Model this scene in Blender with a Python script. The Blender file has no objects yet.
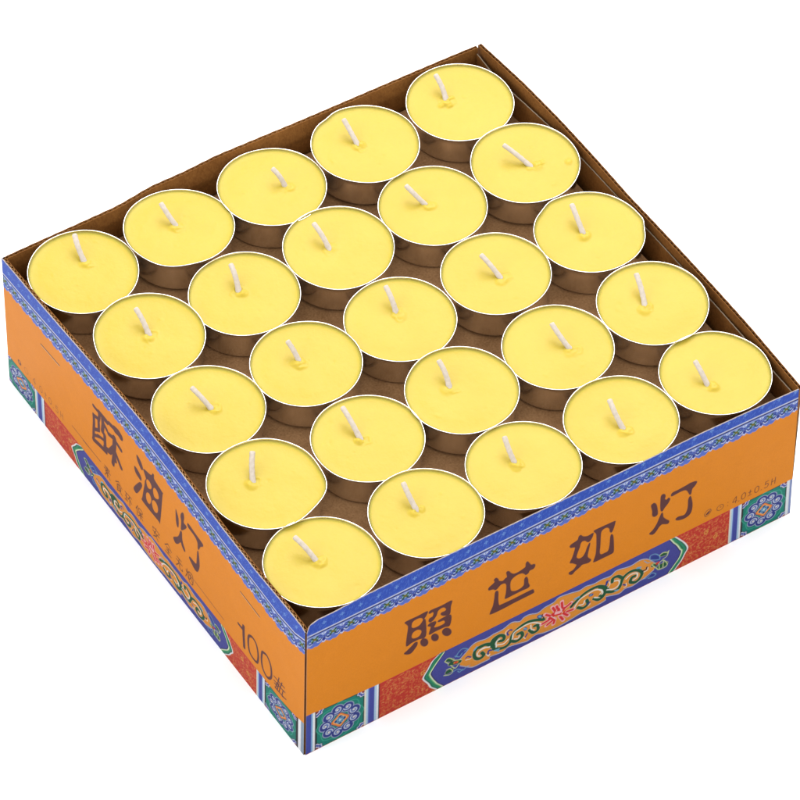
import bpy, math, json
import numpy as np
from mathutils import Matrix, Vector

# ---------------------------------------------------------------- measured data (millimetres)
DATA = json.loads(r'''{"FI":[[[[37.16,-18.0],[38.01,-17.61],[42.03,-17.75],[45.76,-17.74],[45.23,-19.85],[44.54,-20.91],[45.14,-22.07],[45.37,-30.04],[42.57,-29.91],[39.98,-29.94],[37.98,-30.35],[38.09,-25.83],[38.51,-21.16],[38.05,-19.53]],[[39.86,-20.89],[40.2,-19.59],[41.48,-19.1],[43.21,-19.47],[44.11,-20.82],[43.42,-22.26],[42.43,-22.94],[40.84,-22.86],[39.97,-22.1]],[[40.05,-25.96],[40.46,-25.09],[41.89,-24.68],[43.2,-25.55],[43.66,-26.8],[42.97,-28.26],[41.54,-28.47],[40.37,-27.9],[39.92,-26.84]]],[[[46.31,-18.85],[47.21,-18.12],[51.25,-18.49],[55.09,-18.43],[54.78,-21.17],[54.63,-24.48],[53.71,-24.83],[51.96,-23.95],[51.06,-22.72],[51.34,-22.03],[52.49,-22.14],[53.12,-21.6],[52.59,-20.31],[51.57,-19.64],[50.42,-19.84],[49.71,-20.51],[49.32,-22.15],[48.2,-23.7],[47.06,-24.09],[46.4,-23.08],[46.72,-21.97],[47.87,-21.77],[48.27,-20.33],[47.82,-19.46],[46.81,-19.56]]],[[[46.08,-25.34],[46.92,-24.57],[48.8,-24.85],[49.26,-25.72],[48.85,-26.78],[48.44,-27.66],[49.75,-28.33],[51.78,-28.51],[52.78,-28.02],[52.31,-26.58],[50.57,-26.2],[49.98,-25.62],[50.98,-25.13],[54.89,-25.48],[54.67,-30.59],[52.69,-30.25],[49.21,-30.08],[46.76,-30.19],[47.14,-27.57],[47.26,-26.5]]],[[[46.35,-33.94],[46.23,-34.73],[45.84,-35.16],[45.26,-35.17],[44.61,-34.74],[44.01,-33.96],[43.59,-32.99],[43.43,-32.01],[43.55,-31.23],[43.94,-30.79],[44.52,-30.79],[45.17,-31.22],[45.77,-32.0],[46.19,-32.97]]],[[[50.4,-34.04],[50.28,-34.76],[49.91,-35.15],[49.35,-35.14],[48.72,-34.73],[48.15,-33.99],[47.74,-33.09],[47.59,-32.18],[47.71,-31.46],[48.08,-31.07],[48.64,-31.08],[49.27,-31.49],[49.84,-32.23],[50.25,-33.13]]],[[[55.34,-34.47],[55.19,-35.24],[54.71,-35.62],[54.01,-35.55],[53.23,-35.03],[52.51,-34.18],[52.0,-33.15],[51.81,-32.16],[51.96,-31.4],[52.43,-31.02],[53.13,-31.09],[53.92,-31.6],[54.64,-32.46],[55.14,-33.48]]],[[[37.18,-33.66],[38.32,-32.87],[40.02,-31.69],[41.15,-30.7],[42.17,-31.1],[42.06,-32.64],[40.94,-34.21],[39.8,-35.2],[38.36,-34.82]]],[[[69.4,-21.84],[69.82,-21.17],[71.11,-20.49],[71.82,-19.82],[71.49,-18.68],[72.21,-18.2],[73.11,-19.34],[73.44,-20.49],[74.93,-21.44],[75.93,-20.77],[76.65,-20.48],[76.28,-18.0],[77.16,-18.0],[78.08,-19.52],[79.29,-20.67],[81.05,-20.85],[82.79,-20.47],[83.8,-19.99],[83.89,-18.37],[84.46,-17.8],[85.4,-19.51],[86.02,-20.46],[87.2,-20.84],[87.59,-21.83],[86.98,-22.94],[85.51,-22.94],[84.96,-23.9],[84.09,-24.17],[83.47,-23.33],[82.56,-22.38],[81.08,-22.0],[79.63,-22.2],[78.34,-23.06],[77.94,-24.31],[77.94,-26.19],[78.36,-28.53],[79.86,-29.68],[81.63,-29.87],[82.79,-29.48],[83.5,-28.61],[83.56,-26.01],[84.27,-25.34],[84.91,-26.87],[85.12,-28.89],[85.68,-30.75],[84.91,-31.39],[82.85,-31.21],[79.33,-31.23],[76.4,-31.24],[76.13,-30.31],[76.45,-28.25],[76.48,-24.5],[75.71,-23.07],[74.38,-22.78],[73.53,-23.36],[72.38,-24.21],[71.19,-23.18],[69.72,-22.72]]],[[[72.13,-25.48],[72.7,-25.01],[73.31,-26.05],[73.38,-30.06],[73.81,-32.8],[74.99,-33.18],[79.98,-33.35],[86.45,-33.32],[87.35,-34.08],[87.54,-35.15],[86.52,-35.44],[80.05,-35.48],[75.65,-35.7],[70.96,-35.53],[70.41,-34.6],[71.44,-31.84],[71.92,-28.36]]],[[[101.2,-20.98],[101.61,-20.31],[103.08,-19.93],[104.25,-19.55],[104.64,-18.13],[105.37,-17.95],[106.3,-19.17],[108.12,-20.12],[110.19,-19.93],[110.37,-20.78],[109.7,-22.59],[108.84,-23.35],[108.08,-22.88],[107.3,-21.83],[106.1,-21.45],[105.39,-22.31],[105.15,-23.83],[104.48,-25.65],[104.02,-27.6],[104.3,-28.71],[105.37,-29.57],[106.7,-29.28],[107.67,-27.65],[108.19,-25.74],[109.02,-24.1],[109.26,-24.92],[108.85,-27.27],[108.5,-29.66],[108.7,-31.1],[109.81,-32.73],[109.84,-33.5],[108.96,-33.89],[106.56,-33.31],[105.69,-33.89],[103.65,-34.86],[102.64,-35.73],[101.58,-35.06],[101.39,-34.0],[103.01,-33.7],[104.28,-32.07],[103.5,-31.01],[102.57,-30.05],[101.66,-29.48],[101.64,-28.71],[102.46,-26.99],[103.35,-23.07],[102.57,-22.21],[101.67,-21.83]]],[[[110.6,-19.26],[111.34,-18.98],[115.5,-19.13],[118.79,-19.37],[119.06,-20.2],[118.49,-22.82],[117.8,-24.25],[117.1,-23.27],[116.96,-22.07],[116.17,-20.84],[114.96,-20.47],[113.8,-21.05],[113.42,-22.67],[113.42,-27.88],[113.33,-31.56],[113.98,-32.91],[115.48,-33.09],[116.81,-32.79],[117.31,-30.29],[117.44,-26.26],[117.9,-25.25],[118.57,-26.96],[118.93,-31.3],[118.99,-34.71],[117.96,-35.2],[115.57,-35.21],[111.39,-35.04],[111.2,-33.98],[111.84,-31.38],[111.96,-26.98],[111.75,-22.02],[111.4,-20.69]]],[[[133.45,-20.71],[134.17,-20.03],[134.78,-20.22],[135.59,-21.64],[136.2,-24.99],[136.14,-26.82],[134.94,-27.02],[134.13,-25.78],[134.04,-23.67]]],[[[137.25,-18.57],[137.67,-17.78],[138.58,-18.08],[139.09,-19.31],[138.86,-20.65],[139.65,-21.51],[140.38,-21.02],[141.03,-21.98],[140.35,-23.61],[138.92,-25.16],[138.22,-26.23],[137.59,-25.66],[137.29,-23.79],[137.21,-20.77]]],[[[137.95,-27.0],[138.44,-27.86],[138.67,-29.5],[139.81,-31.33],[141.09,-32.87],[140.99,-33.94],[140.08,-33.83],[138.38,-32.89],[137.2,-33.48],[136.06,-35.04],[134.89,-35.82],[133.65,-35.05],[133.47,-34.37],[134.79,-33.49],[136.2,-31.36],[137.0,-29.23]]],[[[141.4,-20.34],[141.96,-19.38],[144.37,-19.36],[147.37,-19.13],[149.18,-18.92],[151.32,-19.35],[151.72,-20.26],[150.82,-21.59],[149.95,-22.38],[149.61,-24.59],[149.09,-24.58],[148.65,-23.64],[148.14,-22.39],[147.33,-21.34],[145.95,-20.88],[143.54,-20.9],[141.88,-21.01]]],[[[149.21,-25.66],[149.7,-26.33],[150.39,-29.94],[150.33,-32.91],[149.66,-34.77],[147.88,-35.56],[145.74,-35.26],[144.19,-34.41],[144.0,-33.54],[145.04,-33.24],[147.19,-33.81],[148.2,-32.73],[148.69,-30.4],[148.67,-27.01]]]],"LI":[[[[88.16,-13.2],[89.14,-12.88],[91.02,-13.99],[92.05,-15.83],[91.37,-17.03],[90.41,-16.9],[88.56,-15.08]]],[[[86.4,-19.85],[87.4,-19.33],[89.54,-20.05],[90.84,-21.32],[90.49,-22.65],[89.66,-22.68],[87.04,-21.88]]],[[[85.68,-29.99],[89.59,-24.3],[91.05,-24.05],[90.48,-26.1],[87.59,-30.9],[86.11,-31.35]]],[[[92.63,-15.67],[97.24,-14.27],[98.51,-12.43],[99.23,-12.46],[99.49,-14.26],[104.45,-15.53],[104.4,-16.95],[102.46,-30.72],[101.13,-31.34],[91.45,-31.46],[91.3,-29.52],[92.91,-22.6],[93.29,-20.38],[94.03,-18.89],[93.14,-17.28]],[[94.15,-19.46],[94.92,-18.25],[96.6,-18.26],[97.51,-19.48],[96.73,-21.05],[95.25,-21.88],[94.33,-21.01]],[[98.46,-19.64],[99.49,-18.02],[101.15,-18.21],[102.05,-19.79],[101.51,-21.31],[99.55,-22.42],[98.63,-21.55]],[[93.61,-26.45],[94.41,-24.7],[95.88,-24.05],[97.03,-25.41],[96.46,-27.66],[95.44,-28.93],[94.01,-28.51]],[[97.49,-26.03],[98.76,-24.35],[100.44,-24.37],[101.34,-25.96],[100.77,-28.21],[99.29,-29.22],[97.87,-28.44]]],[[[112.97,-15.71],[113.45,-15.79],[114.56,-18.22],[114.45,-21.79],[113.71,-22.55],[113.06,-20.66]]],[[[116.57,-13.9],[117.79,-12.59],[118.22,-14.09],[117.91,-16.81],[119.55,-16.99],[119.29,-18.11],[117.08,-21.0],[116.12,-21.44],[116.46,-17.82],[116.05,-15.78]]],[[[115.84,-22.75],[116.56,-22.6],[116.71,-25.61],[117.37,-27.44],[118.51,-29.18],[118.01,-30.18],[116.61,-29.21],[115.69,-27.97],[113.96,-30.3],[112.25,-31.54],[111.08,-30.52],[111.59,-29.52],[114.05,-27.05],[115.17,-24.6]]],[[[120.31,-15.22],[121.27,-14.47],[124.31,-14.84],[126.65,-15.02],[129.92,-15.34],[129.66,-16.65],[128.46,-17.82],[127.23,-20.44],[126.77,-20.36],[126.59,-17.89],[124.74,-16.52],[120.98,-16.31]]],[[[126.49,-22.1],[127.12,-22.2],[127.63,-27.39],[126.94,-30.44],[125.95,-32.11],[124.36,-32.45],[121.56,-30.87],[121.07,-30.16],[121.91,-29.35],[125.39,-29.08],[125.95,-26.65]]]],"LS":[[1.54,[[60.0,-14.43],[61.86,-14.59],[63.84,-14.47]]],[2.38,[[63.84,-14.47],[66.3,-14.46],[68.74,-14.51]]],[1.68,[[59.89,-18.75],[59.91,-22.44],[59.47,-26.37],[59.14,-30.94]]],[1.68,[[60.12,-18.9],[62.73,-18.23],[63.14,-19.63],[63.07,-23.21]]],[1.68,[[63.59,-14.51],[63.83,-16.22],[63.38,-18.01]]],[2.0999999999999996,[[65.95,-16.15],[66.06,-18.5],[65.47,-21.82]]],[1.8199999999999998,[[66.62,-17.31],[67.81,-18.03],[68.52,-18.46]]],[1.54,[[59.71,-25.62],[63.06,-23.39]]],[1.4,[[62.39,-26.46],[65.66,-25.34]]],[1.4,[[59.79,-28.4],[63.14,-26.33]]],[1.9599999999999997,[[65.47,-21.82],[66.92,-22.3],[66.96,-26.84]]],[2.0999999999999996,[[59.13,-31.13],[63.15,-30.22],[67.39,-29.64]]],[1.9599999999999997,[[70.5,-13.8],[74.18,-13.4]]],[3.08,[[74.18,-13.4],[76.39,-13.06],[77.82,-13.56]]],[1.8199999999999998,[[69.55,-19.31],[72.93,-18.47],[77.74,-19.84]]],[2.52,[[73.54,-17.93],[73.36,-21.22],[72.81,-25.2],[73.38,-28.2]]],[2.38,[[66.87,-28.33],[69.98,-27.34],[72.93,-23.0]]],[2.0,[[72.67,-23.22],[72.82,-26.35],[71.89,-31.39]]],[1.9,[[72.98,-23.41],[74.83,-25.51],[77.43,-28.35]]],[1.2,[[151.86,-31.71],[154.32,-31.79],[155.26,-29.53]]],[1.5,[[155.03,-29.77],[155.09,-34.55],[155.44,-39.81]]],[1.1,[[158.73,-30.62],[160.58,-29.64],[162.88,-30.62],[164.03,-34.32],[163.89,-37.88],[163.1,-39.46],[161.02,-39.73],[158.93,-38.86],[158.01,-36.04],[158.03,-32.28],[158.73,-30.62]]],[1.1,[[167.02,-30.17],[169.47,-29.61],[171.62,-31.89],[172.24,-35.82],[171.64,-38.5],[169.5,-40.26],[167.03,-38.77],[166.11,-35.18],[166.41,-31.32],[167.02,-30.17]]],[0.55,[[173.77,-35.21],[180.17,-34.91]]],[0.55,[[173.78,-37.25],[180.49,-36.92]]],[0.55,[[176.81,-33.01],[175.92,-37.02]]],[0.55,[[178.64,-33.8],[177.45,-37.51]]],[0.55,[[174.41,-40.18],[179.91,-40.07]]],[0.55,[[175.61,-36.83],[174.72,-40.37]]],[0.55,[[177.45,-37.51],[176.86,-40.15]]],[0.55,[[179.28,-37.31],[178.69,-39.94]]],[0.55,[[176.83,-36.06],[175.63,-40.42]]],[0.55,[[174.09,-38.46],[176.23,-38.23]]],[0.55,[[178.69,-40.45],[181.13,-39.93]]],[0.28,[[44.26,-37.85],[62.94,-38.02]]],[0.28,[[51.61,-38.2],[63.61,-37.89]]],[0.28,[[123.91,-38.12],[142.81,-39.04]]]],"slots":[[[24.9,-15.09],[37.43,-14.84]],[[153.27,-14.64],[164.94,-14.88]]],"anch":{"lchin":[[67.65,-36.61],[75.24,-36.4],[81.46,-36.43],[88.65,-36.04],[99.56,-38.71],[107.31,-38.12],[114.4,-36.69],[120.78,-36.35]],"lnum":[[8.15,-38.41],[12.91,-39.07],[37.48,-38.41]],"fnum":[[157.11,-38.82],[162.16,-39.15],[165.27,-39.67],[168.06,-39.29],[169.82,-40.74],[171.59,-39.16],[174.22,-38.89],[177.02,-38.5],[179.06,-39.77],[181.02,-39.57],[183.83,-39.18]]},"cart":{"outL":[[51.24,-42.69],[48.39,-45.02],[46.34,-48.45],[44.87,-52.02],[46.7,-56.27],[47.92,-58.75],[49.92,-61.52]],"inL":[[53.0,-43.07],[50.37,-46.92],[48.49,-49.39],[47.76,-51.59],[48.61,-54.89],[50.63,-58.47],[52.64,-61.52]],"outR":[[144.42,-43.41],[147.22,-47.2],[149.49,-52.56],[148.2,-55.54],[146.72,-58.67],[144.79,-60.94]],"inR":[[142.25,-43.65],[144.16,-46.79],[145.96,-50.73],[146.84,-52.43],[145.61,-56.54],[142.34,-60.66]],"fieldT":[[59.01,-51.26],[61.68,-48.77],[63.58,-46.83],[65.9,-46.27],[69.04,-47.07],[72.16,-46.5],[71.76,-46.51],[75.68,-46.48],[79.17,-45.08],[82.36,-46.72],[83.9,-45.6],[86.26,-45.58],[89.45,-46.95],[92.18,-45.82],[95.72,-45.52],[97.66,-44.12],[102.04,-44.94],[106.05,-46.05],[108.41,-45.48],[111.63,-46.31],[114.81,-46.02],[118.42,-46.57],[120.77,-45.17],[126.03,-46.55],[129.22,-45.99],[131.24,-46.26],[133.72,-47.94],[136.72,-52.16]],"fieldB":[[59.11,-55.13],[63.1,-58.73],[65.07,-59.57],[67.81,-59.57],[70.95,-59.56],[70.92,-58.45],[76.04,-59.28],[78.37,-58.16],[83.53,-59.55],[85.91,-60.11],[89.04,-58.98],[92.24,-60.11],[97.02,-60.67],[98.61,-60.67],[103.36,-60.1],[106.53,-59.54],[110.52,-59.53],[114.51,-59.53],[116.89,-58.97],[116.83,-57.27],[122.12,-59.25],[124.48,-58.11],[127.72,-58.68],[130.51,-57.82],[132.51,-57.54],[136.06,-55.55]]},"ST":[["g",1.15,[[71.51,-51.49],[68.73,-50.12],[66.0,-50.13],[64.68,-51.93],[65.15,-54.98],[66.95,-56.5],[68.49,-55.66],[67.66,-53.72]]],["w",0.45,[[70.76,-52.88],[67.99,-51.5],[66.26,-52.48],[65.91,-53.98],[66.91,-55.11]]],["b",0.6,[[61.38,-52.36],[62.15,-52.08],[63.35,-53.18]]],["w",0.3,[[61.4,-53.47],[62.98,-54.01],[63.56,-53.87]]],["b",0.7,[[70.07,-56.22],[70.42,-54.55],[71.61,-55.1]]],["w",0.3,[[69.89,-56.64],[70.5,-57.61],[70.87,-56.77]]],["c",0.8,[[64.64,-50.27],[65.59,-49.3]]],["c",0.7,[[73.21,-56.21],[74.42,-57.6]]],["g",1.15,[[66.79,-50.4],[69.13,-50.39],[71.14,-52.32],[73.18,-55.37],[76.37,-57.04],[78.7,-55.92],[79.76,-52.01],[82.46,-50.05],[85.59,-49.48],[88.78,-50.58],[92.0,-52.52]]],["g",1.15,[[71.35,-52.74],[71.86,-49.82],[74.18,-48.98],[76.19,-50.64],[76.05,-52.72],[74.47,-52.17]]],["w",0.45,[[72.72,-52.87],[72.68,-51.21],[74.22,-50.37]]],["w",0.5,[[73.53,-53.7],[76.31,-54.81],[78.04,-53.55]]],["w",0.4,[[66.83,-52.06],[68.79,-52.05],[70.76,-52.6]]],["g",1.15,[[79.07,-55.36],[81.48,-57.03],[83.61,-55.77],[83.15,-53.53],[81.77,-53.4]]],["w",0.5,[[79.64,-54.66],[80.15,-51.73],[82.48,-50.89],[85.23,-50.59],[88.01,-51.42],[91.06,-54.07]]],["w",0.4,[[80.45,-55.22],[82.04,-55.77],[82.4,-54.65]]],["g",1.1,[[86.33,-54.36],[87.99,-56.88],[89.75,-56.45],[89.59,-53.87],[88.28,-53.52]]],["w",0.45,[[86.85,-51.98],[87.12,-54.36],[88.34,-55.64]]],["g",1.1,[[72.39,-55.1],[72.49,-51.35],[74.21,-49.81]]],["w",0.5,[[73.36,-54.68],[73.28,-51.9],[74.64,-51.2]]],["b",0.7,[[77.97,-51.32],[77.54,-49.94],[78.5,-48.96],[79.3,-49.51]]],["w",0.28,[[77.05,-50.69],[76.93,-48.97],[78.08,-48.24]]],["b",0.6,[[70.27,-56.36],[70.23,-54.96],[71.21,-54.82]]],["w",0.28,[[69.47,-55.8],[70.09,-57.05],[70.87,-56.77]]],["b",0.6,[[84.84,-57.16],[85.58,-55.76]]],["w",0.28,[[84.03,-56.61],[84.86,-58.01]]],["b",1.3,[[84.49,-52.27],[84.9,-52.83]]],["c",0.7,[[84.29,-52.13],[85.1,-52.97]]],["b",1.5,[[89.92,-49.29],[90.74,-50.18]]],["c",0.9,[[90.12,-49.43],[90.66,-50.12]]],["c",0.8,[[72.81,-56.21],[74.39,-56.49]]],["k",0.5,[[91.3,-49.31],[91.97,-51.68]]],["p",1.15,[[91.08,-54.63],[94.03,-54.2]]],["p",1.15,[[92.31,-50.0],[95.79,-53.49]]],["p",1.15,[[95.21,-47.89],[96.8,-51.72]]],["p",1.15,[[98.96,-47.46],[99.28,-51.24]]],["p",1.15,[[97.66,-50.12],[98.36,-53.35]]],["p",1.15,[[102.83,-50.67],[100.3,-51.94]]],["p",1.15,[[103.98,-55.02],[101.18,-54.47]]],["p",1.15,[[101.87,-57.14],[99.58,-54.19]]],["p",1.15,[[99.92,-58.27],[98.42,-55.03]]],["p",1.15,[[95.93,-57.71],[96.44,-55.31]]],["p",1.15,[[93.12,-56.59],[95.46,-55.46]]],["p",1.15,[[93.79,-52.94],[96.04,-55.03]]],["p",1.15,[[100.08,-51.24],[99.56,-53.62]]],["p",1.15,[[96.8,-48.17],[97.7,-51.24]]],["r",0.75,[[91.52,-54.56],[94.03,-54.2]]],["r",0.75,[[92.83,-50.53],[95.79,-53.49]]],["r",0.75,[[95.45,-48.47],[96.8,-51.72]]],["r",0.75,[[99.0,-48.03],[99.28,-51.24]]],["r",0.75,[[97.76,-50.61],[98.36,-53.35]]],["r",0.75,[[102.45,-50.86],[100.3,-51.94]]],["r",0.75,[[103.56,-54.94],[101.18,-54.47]]],["r",0.75,[[101.52,-56.7],[99.58,-54.19]]],["r",0.75,[[99.69,-57.78],[98.42,-55.03]]],["r",0.75,[[96.01,-57.35],[96.44,-55.31]]],["r",0.75,[[93.47,-56.42],[95.46,-55.46]]],["r",0.75,[[94.13,-53.25],[96.04,-55.03]]],["r",0.75,[[100.0,-51.6],[99.56,-53.62]]],["r",0.75,[[96.94,-48.63],[97.7,-51.24]]],["r",1.6,[[95.75,-52.37],[99.56,-53.62]]],["p",1.0,[[96.94,-52.37],[98.34,-52.78]]],["o",0.35,[[100.34,-53.06],[98.8,-54.47]]],["w",0.22,[[94.77,-52.51],[96.85,-55.6]]],["w",0.22,[[97.09,-50.82],[96.35,-52.51]]],["w",0.22,[[98.67,-50.82],[99.38,-54.05]]],["w",0.22,[[97.61,-54.47],[99.62,-55.31]]],["g",1.15,[[102.91,-52.92],[105.42,-50.81],[107.76,-49.4],[110.13,-48.84],[113.33,-49.11],[116.21,-51.35],[117.93,-54.73]]],["g",1.15,[[111.94,-54.73],[114.01,-56.71],[115.97,-55.57],[116.06,-52.9]]],["w",0.5,[[104.15,-54.32],[106.24,-51.37],[109.39,-50.52],[112.17,-50.23],[114.62,-51.8],[115.43,-54.11],[113.96,-55.41],[112.12,-54.31]]],["g",1.1,[[105.58,-55.3],[107.63,-56.99],[109.51,-56.09],[109.11,-53.61]]],["w",0.45,[[106.02,-54.35],[107.76,-54.88],[108.22,-53.27]]],["c",0.9,[[104.19,-49.69],[105.78,-49.69]]],["b",1.3,[[110.43,-51.78],[111.04,-52.09]]],["c",0.7,[[110.44,-51.89],[110.88,-51.98]]],["b",0.7,[[109.6,-56.15],[110.37,-55.58]]],["w",0.25,[[109.84,-57.42],[110.61,-56.57]]],["b",0.7,[[116.78,-50.65],[116.91,-48.82],[117.72,-49.1]]],["k",0.4,[[102.92,-53.2],[103.45,-51.37]]],["g",1.15,[[114.17,-50.23],[115.82,-51.63],[116.51,-54.02],[115.56,-55.29],[114.35,-55.01]]],["w",0.4,[[114.22,-51.63],[115.07,-53.04],[114.3,-53.89]]],["g",1.15,[[116.31,-54.16],[119.59,-56.14],[121.98,-55.85],[122.88,-53.17],[123.8,-51.05],[126.16,-49.92],[129.01,-50.76],[131.14,-53.58],[130.44,-56.13],[128.67,-57.12],[126.6,-55.7],[127.11,-53.59],[128.32,-53.58]]],["w",0.5,[[117.09,-53.49],[119.94,-54.89],[121.91,-53.88],[121.82,-51.62],[119.98,-50.64]]],["w",0.5,[[124.67,-52.74],[126.63,-51.61],[129.08,-52.45],[129.25,-54.77],[127.58,-55.28]]],["g",1.15,[[119.18,-50.64],[119.31,-48.82],[121.31,-48.92],[123.21,-51.2]]],["b",0.7,[[116.57,-50.51],[117.33,-49.38]]],["w",0.3,[[117.45,-52.47],[118.21,-51.35],[117.73,-49.38]]],["b",0.7,[[123.76,-55.14],[124.6,-55.99]]],["w",0.28,[[124.04,-56.98],[125.03,-56.84],[124.84,-55.06]]],["k",0.6,[[131.31,-52.87],[132.72,-53.01],[133.08,-51.88]]],["w",0.3,[[131.95,-53.86],[133.36,-53.72],[133.59,-52.5]]],["c",0.9,[[129.17,-49.78],[130.4,-50.34]]],["c",0.7,[[120.39,-56.14],[121.62,-56.7]]],["c",0.3,[[134.16,-48.78],[134.27,-46.67],[136.09,-46.81],[137.79,-48.77],[138.29,-51.03],[136.65,-50.47],[134.78,-49.2]]],["b",1.5,[[135.34,-48.22],[137.21,-49.48]]],["g",1.6,[[139.22,-49.19],[140.44,-49.47]]],["y",0.3,[[138.19,-48.77],[139.79,-48.49],[141.25,-49.47],[141.82,-48.76]]],["y",0.3,[[141.82,-48.76],[141.13,-51.3],[139.53,-51.87]]],["g",1.8,[[135.73,-52.58],[136.76,-53.01]]],["g",2.2,[[138.47,-55.27],[140.49,-55.27]]],["y",0.32,[[135.11,-52.16],[137.27,-55.55],[138.13,-56.68],[140.97,-56.97],[141.3,-55.26],[139.56,-52.44],[137.97,-53.0],[136.11,-52.02],[135.11,-52.16]]],["y",0.3,[[137.97,-53.0],[138.33,-56.83]]],["y",0.3,[[139.79,-53.14],[139.73,-56.4]]],["r",0.8,[[137.15,-52.72],[137.75,-52.58]]],["c",0.3,[[132.12,-57.82],[133.73,-57.82],[135.3,-56.69],[136.99,-58.39],[135.81,-59.24],[133.77,-58.67]]],["b",0.9,[[134.73,-57.68],[135.76,-58.1]]],["c",0.3,[[131.9,-47.8],[133.4,-49.91],[135.01,-49.91]]],["b",1.3,[[54.49,-48.95],[55.86,-49.35]]],["g",1.4,[[54.28,-48.54],[55.86,-49.63]]],["y",0.32,[[53.12,-48.54],[55.13,-51.56],[57.15,-54.86],[58.12,-54.44],[59.61,-51.95]]],["g",1.7,[[55.51,-51.28],[58.85,-52.51]]],["o",1.0,[[57.08,-51.82],[58.06,-52.23]]],["r",0.6,[[57.28,-51.96],[57.79,-52.15]]],["y",0.3,[[53.12,-48.54],[54.65,-47.71],[57.05,-50.45],[59.61,-51.95]]],["g",1.8,[[54.44,-55.15],[55.6,-54.87]]],["y",0.3,[[52.9,-55.98],[55.26,-57.08],[56.4,-55.97],[55.18,-53.76],[53.82,-53.63]]],["c",0.3,[[57.0,-48.25],[58.98,-49.89],[60.11,-48.23],[62.05,-47.94],[60.06,-46.3],[58.52,-47.14],[57.4,-49.07]]],["c",0.3,[[56.41,-56.53],[58.35,-56.24],[60.35,-58.18],[61.89,-57.35],[63.06,-57.34]]],["b",0.9,[[58.75,-48.37],[60.29,-47.81]]],["c",0.3,[[58.38,-57.35],[59.19,-58.46],[60.34,-57.63]]]],"cand":[[0,0,-2.09,0.59,19.16,-0.044,-0.85,0.36,-3.88,10.39],[0,1,36.52,-0.19,18.9,-0.012,-1.61,2.15,-1.45,11.33],[0,2,74.21,0.32,19.03,-0.008,-1.49,1.77,-0.64,10.26],[0,3,111.69,-0.81,18.97,0.045,-1.29,-3.76,-0.72,6.06],[0,4,149.65,0.02,18.79,-0.035,-4.81,-3.55,-5.04,4.73],[1,0,-0.4,38.09,19.1,0.03,-3.08,2.47,1.65,10.46],[1,1,38.07,37.29,18.83,-0.002,-1.75,1.26,-1.83,12.48],[1,2,74.97,38.15,18.92,0.047,-2.57,3.08,-1.47,11.67],[1,3,112.45,37.61,18.8,0.017,3.54,-3.43,1.81,6.54],[1,4,149.84,36.79,18.76,0.044,-3.22,-0.69,0.46,10.58],[2,0,1.01,75.87,18.96,0.017,1.5,-0.46,-1.67,7.48],[2,1,38.26,75.32,18.7,0.031,-1.15,1.62,-2.01,8.36],[2,2,75.3,75.91,18.96,0.024,0.8,3.25,1.78,11.78],[2,3,113.32,75.93,18.73,0.006,0.79,-2.77,-1.89,6.39],[2,4,150.95,75.57,18.95,-0.009,-1.97,0.22,-0.4,10.48],[3,0,0.97,113.53,18.73,0.066,0.41,0.17,0.63,9.48],[3,1,37.72,113.42,18.85,0.028,-0.86,1.91,1.12,10.41],[3,2,75.25,114.24,18.97,0.03,-2.6,0.92,-3.3,10.38],[3,3,112.95,114.19,18.74,-0.005,-1.05,1.7,-4.89,9.26],[3,4,150.33,113.89,18.91,0.026,1.54,-2.19,-3.95,7.52],[4,0,-2.44,150.89,18.78,0.04,2.88,3.54,4.18,12.68],[4,1,34.82,150.96,18.84,-0.081,0.13,0.86,-1.42,9.16],[4,2,71.63,150.97,18.83,-0.043,4.38,-1.98,2.48,3.55],[4,3,109.11,150.81,18.74,0.005,-1.99,0.61,-2.25,10.32],[4,4,147.9,150.96,18.84,0.014,-3.28,3.13,-2.22,12.19]],"F":[[-22.61,-21.23,-61.8],[169.14,-21.46,-61.8],[-22.18,-22.48,0.0],[168.48,-20.41,0.0]],"L":[[-22.86,171.66,-61.8],[-23.29,-20.8,-61.8],[-22.63,170.6,0.0],[-22.84,-22.06,0.0]],"ff":[[0,-0.9],[12,-1.2],[42,-1.8],[112,-1.9],[150,-2.6],[175,-3.6],[192,-4.5]],"fbd":[[0,-41.3],[14,-42.4],[27.6,-43.4],[60,-43.7],[96,-44],[192,-44.4]],"ft":[[0,1.5],[1,5.0],[4,6.0],[10,5.8],[21,6.3],[42,5.9],[92,4.4],[132,3.2],[152,2.8],[181,1.2],[192,0.4]],"lf":[[0,-7.5],[14,-6.9],[40,-4.8],[65,-3.3],[94,-1.9],[119,-2.7],[141,-4.0],[165,-5.2],[176,-5.8],[186,-5],[192,-2.5]],"lbd":[[0,-48.3],[100,-48.2],[177,-48],[186,-46.9],[192,-45.2]],"lt":[[0,0],[23,0.9],[65,4],[81,5.2],[94,5.6],[110,4.9],[129,3.4],[141,2.4],[162,1.8],[184,2.6],[190,2.4],[192,1.6]],"cam":{"C":[-512.5114191908702,-828.8067944455956,1163.552379922142],"r":[0.8418914143000128,-0.539617259538491,0.00566213176226209],"u":[0.3987145335218954,0.6290620894156301,0.6673137256331984],"fw":[0.3636558363155222,0.559548122030814,-0.7447552160578987],"f":4789.279969326463}}''')
MM = 0.001
HB = 61.8                      # box height
Z0 = HB                        # rim plane height above the table
rng = np.random.default_rng(7)
K = 0.49                       # print albedo scale (the set is lit bright, as in a product shot)

scene = bpy.context.scene
col = scene.collection

def lin(c):
    c = np.array(c, float) / 255.0
    return np.where(c <= 0.04045, c / 12.92, ((c + 0.055) / 1.055) ** 2.4)

def V(x, y, z):
    return (x * MM, y * MM, (z + Z0) * MM)

def tag(o, label=None, cat=None, group=None, kind=None):
    if label: o['label'] = label
    if cat: o['category'] = cat
    if group: o['group'] = group
    if kind: o['kind'] = kind
    return o

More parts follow.
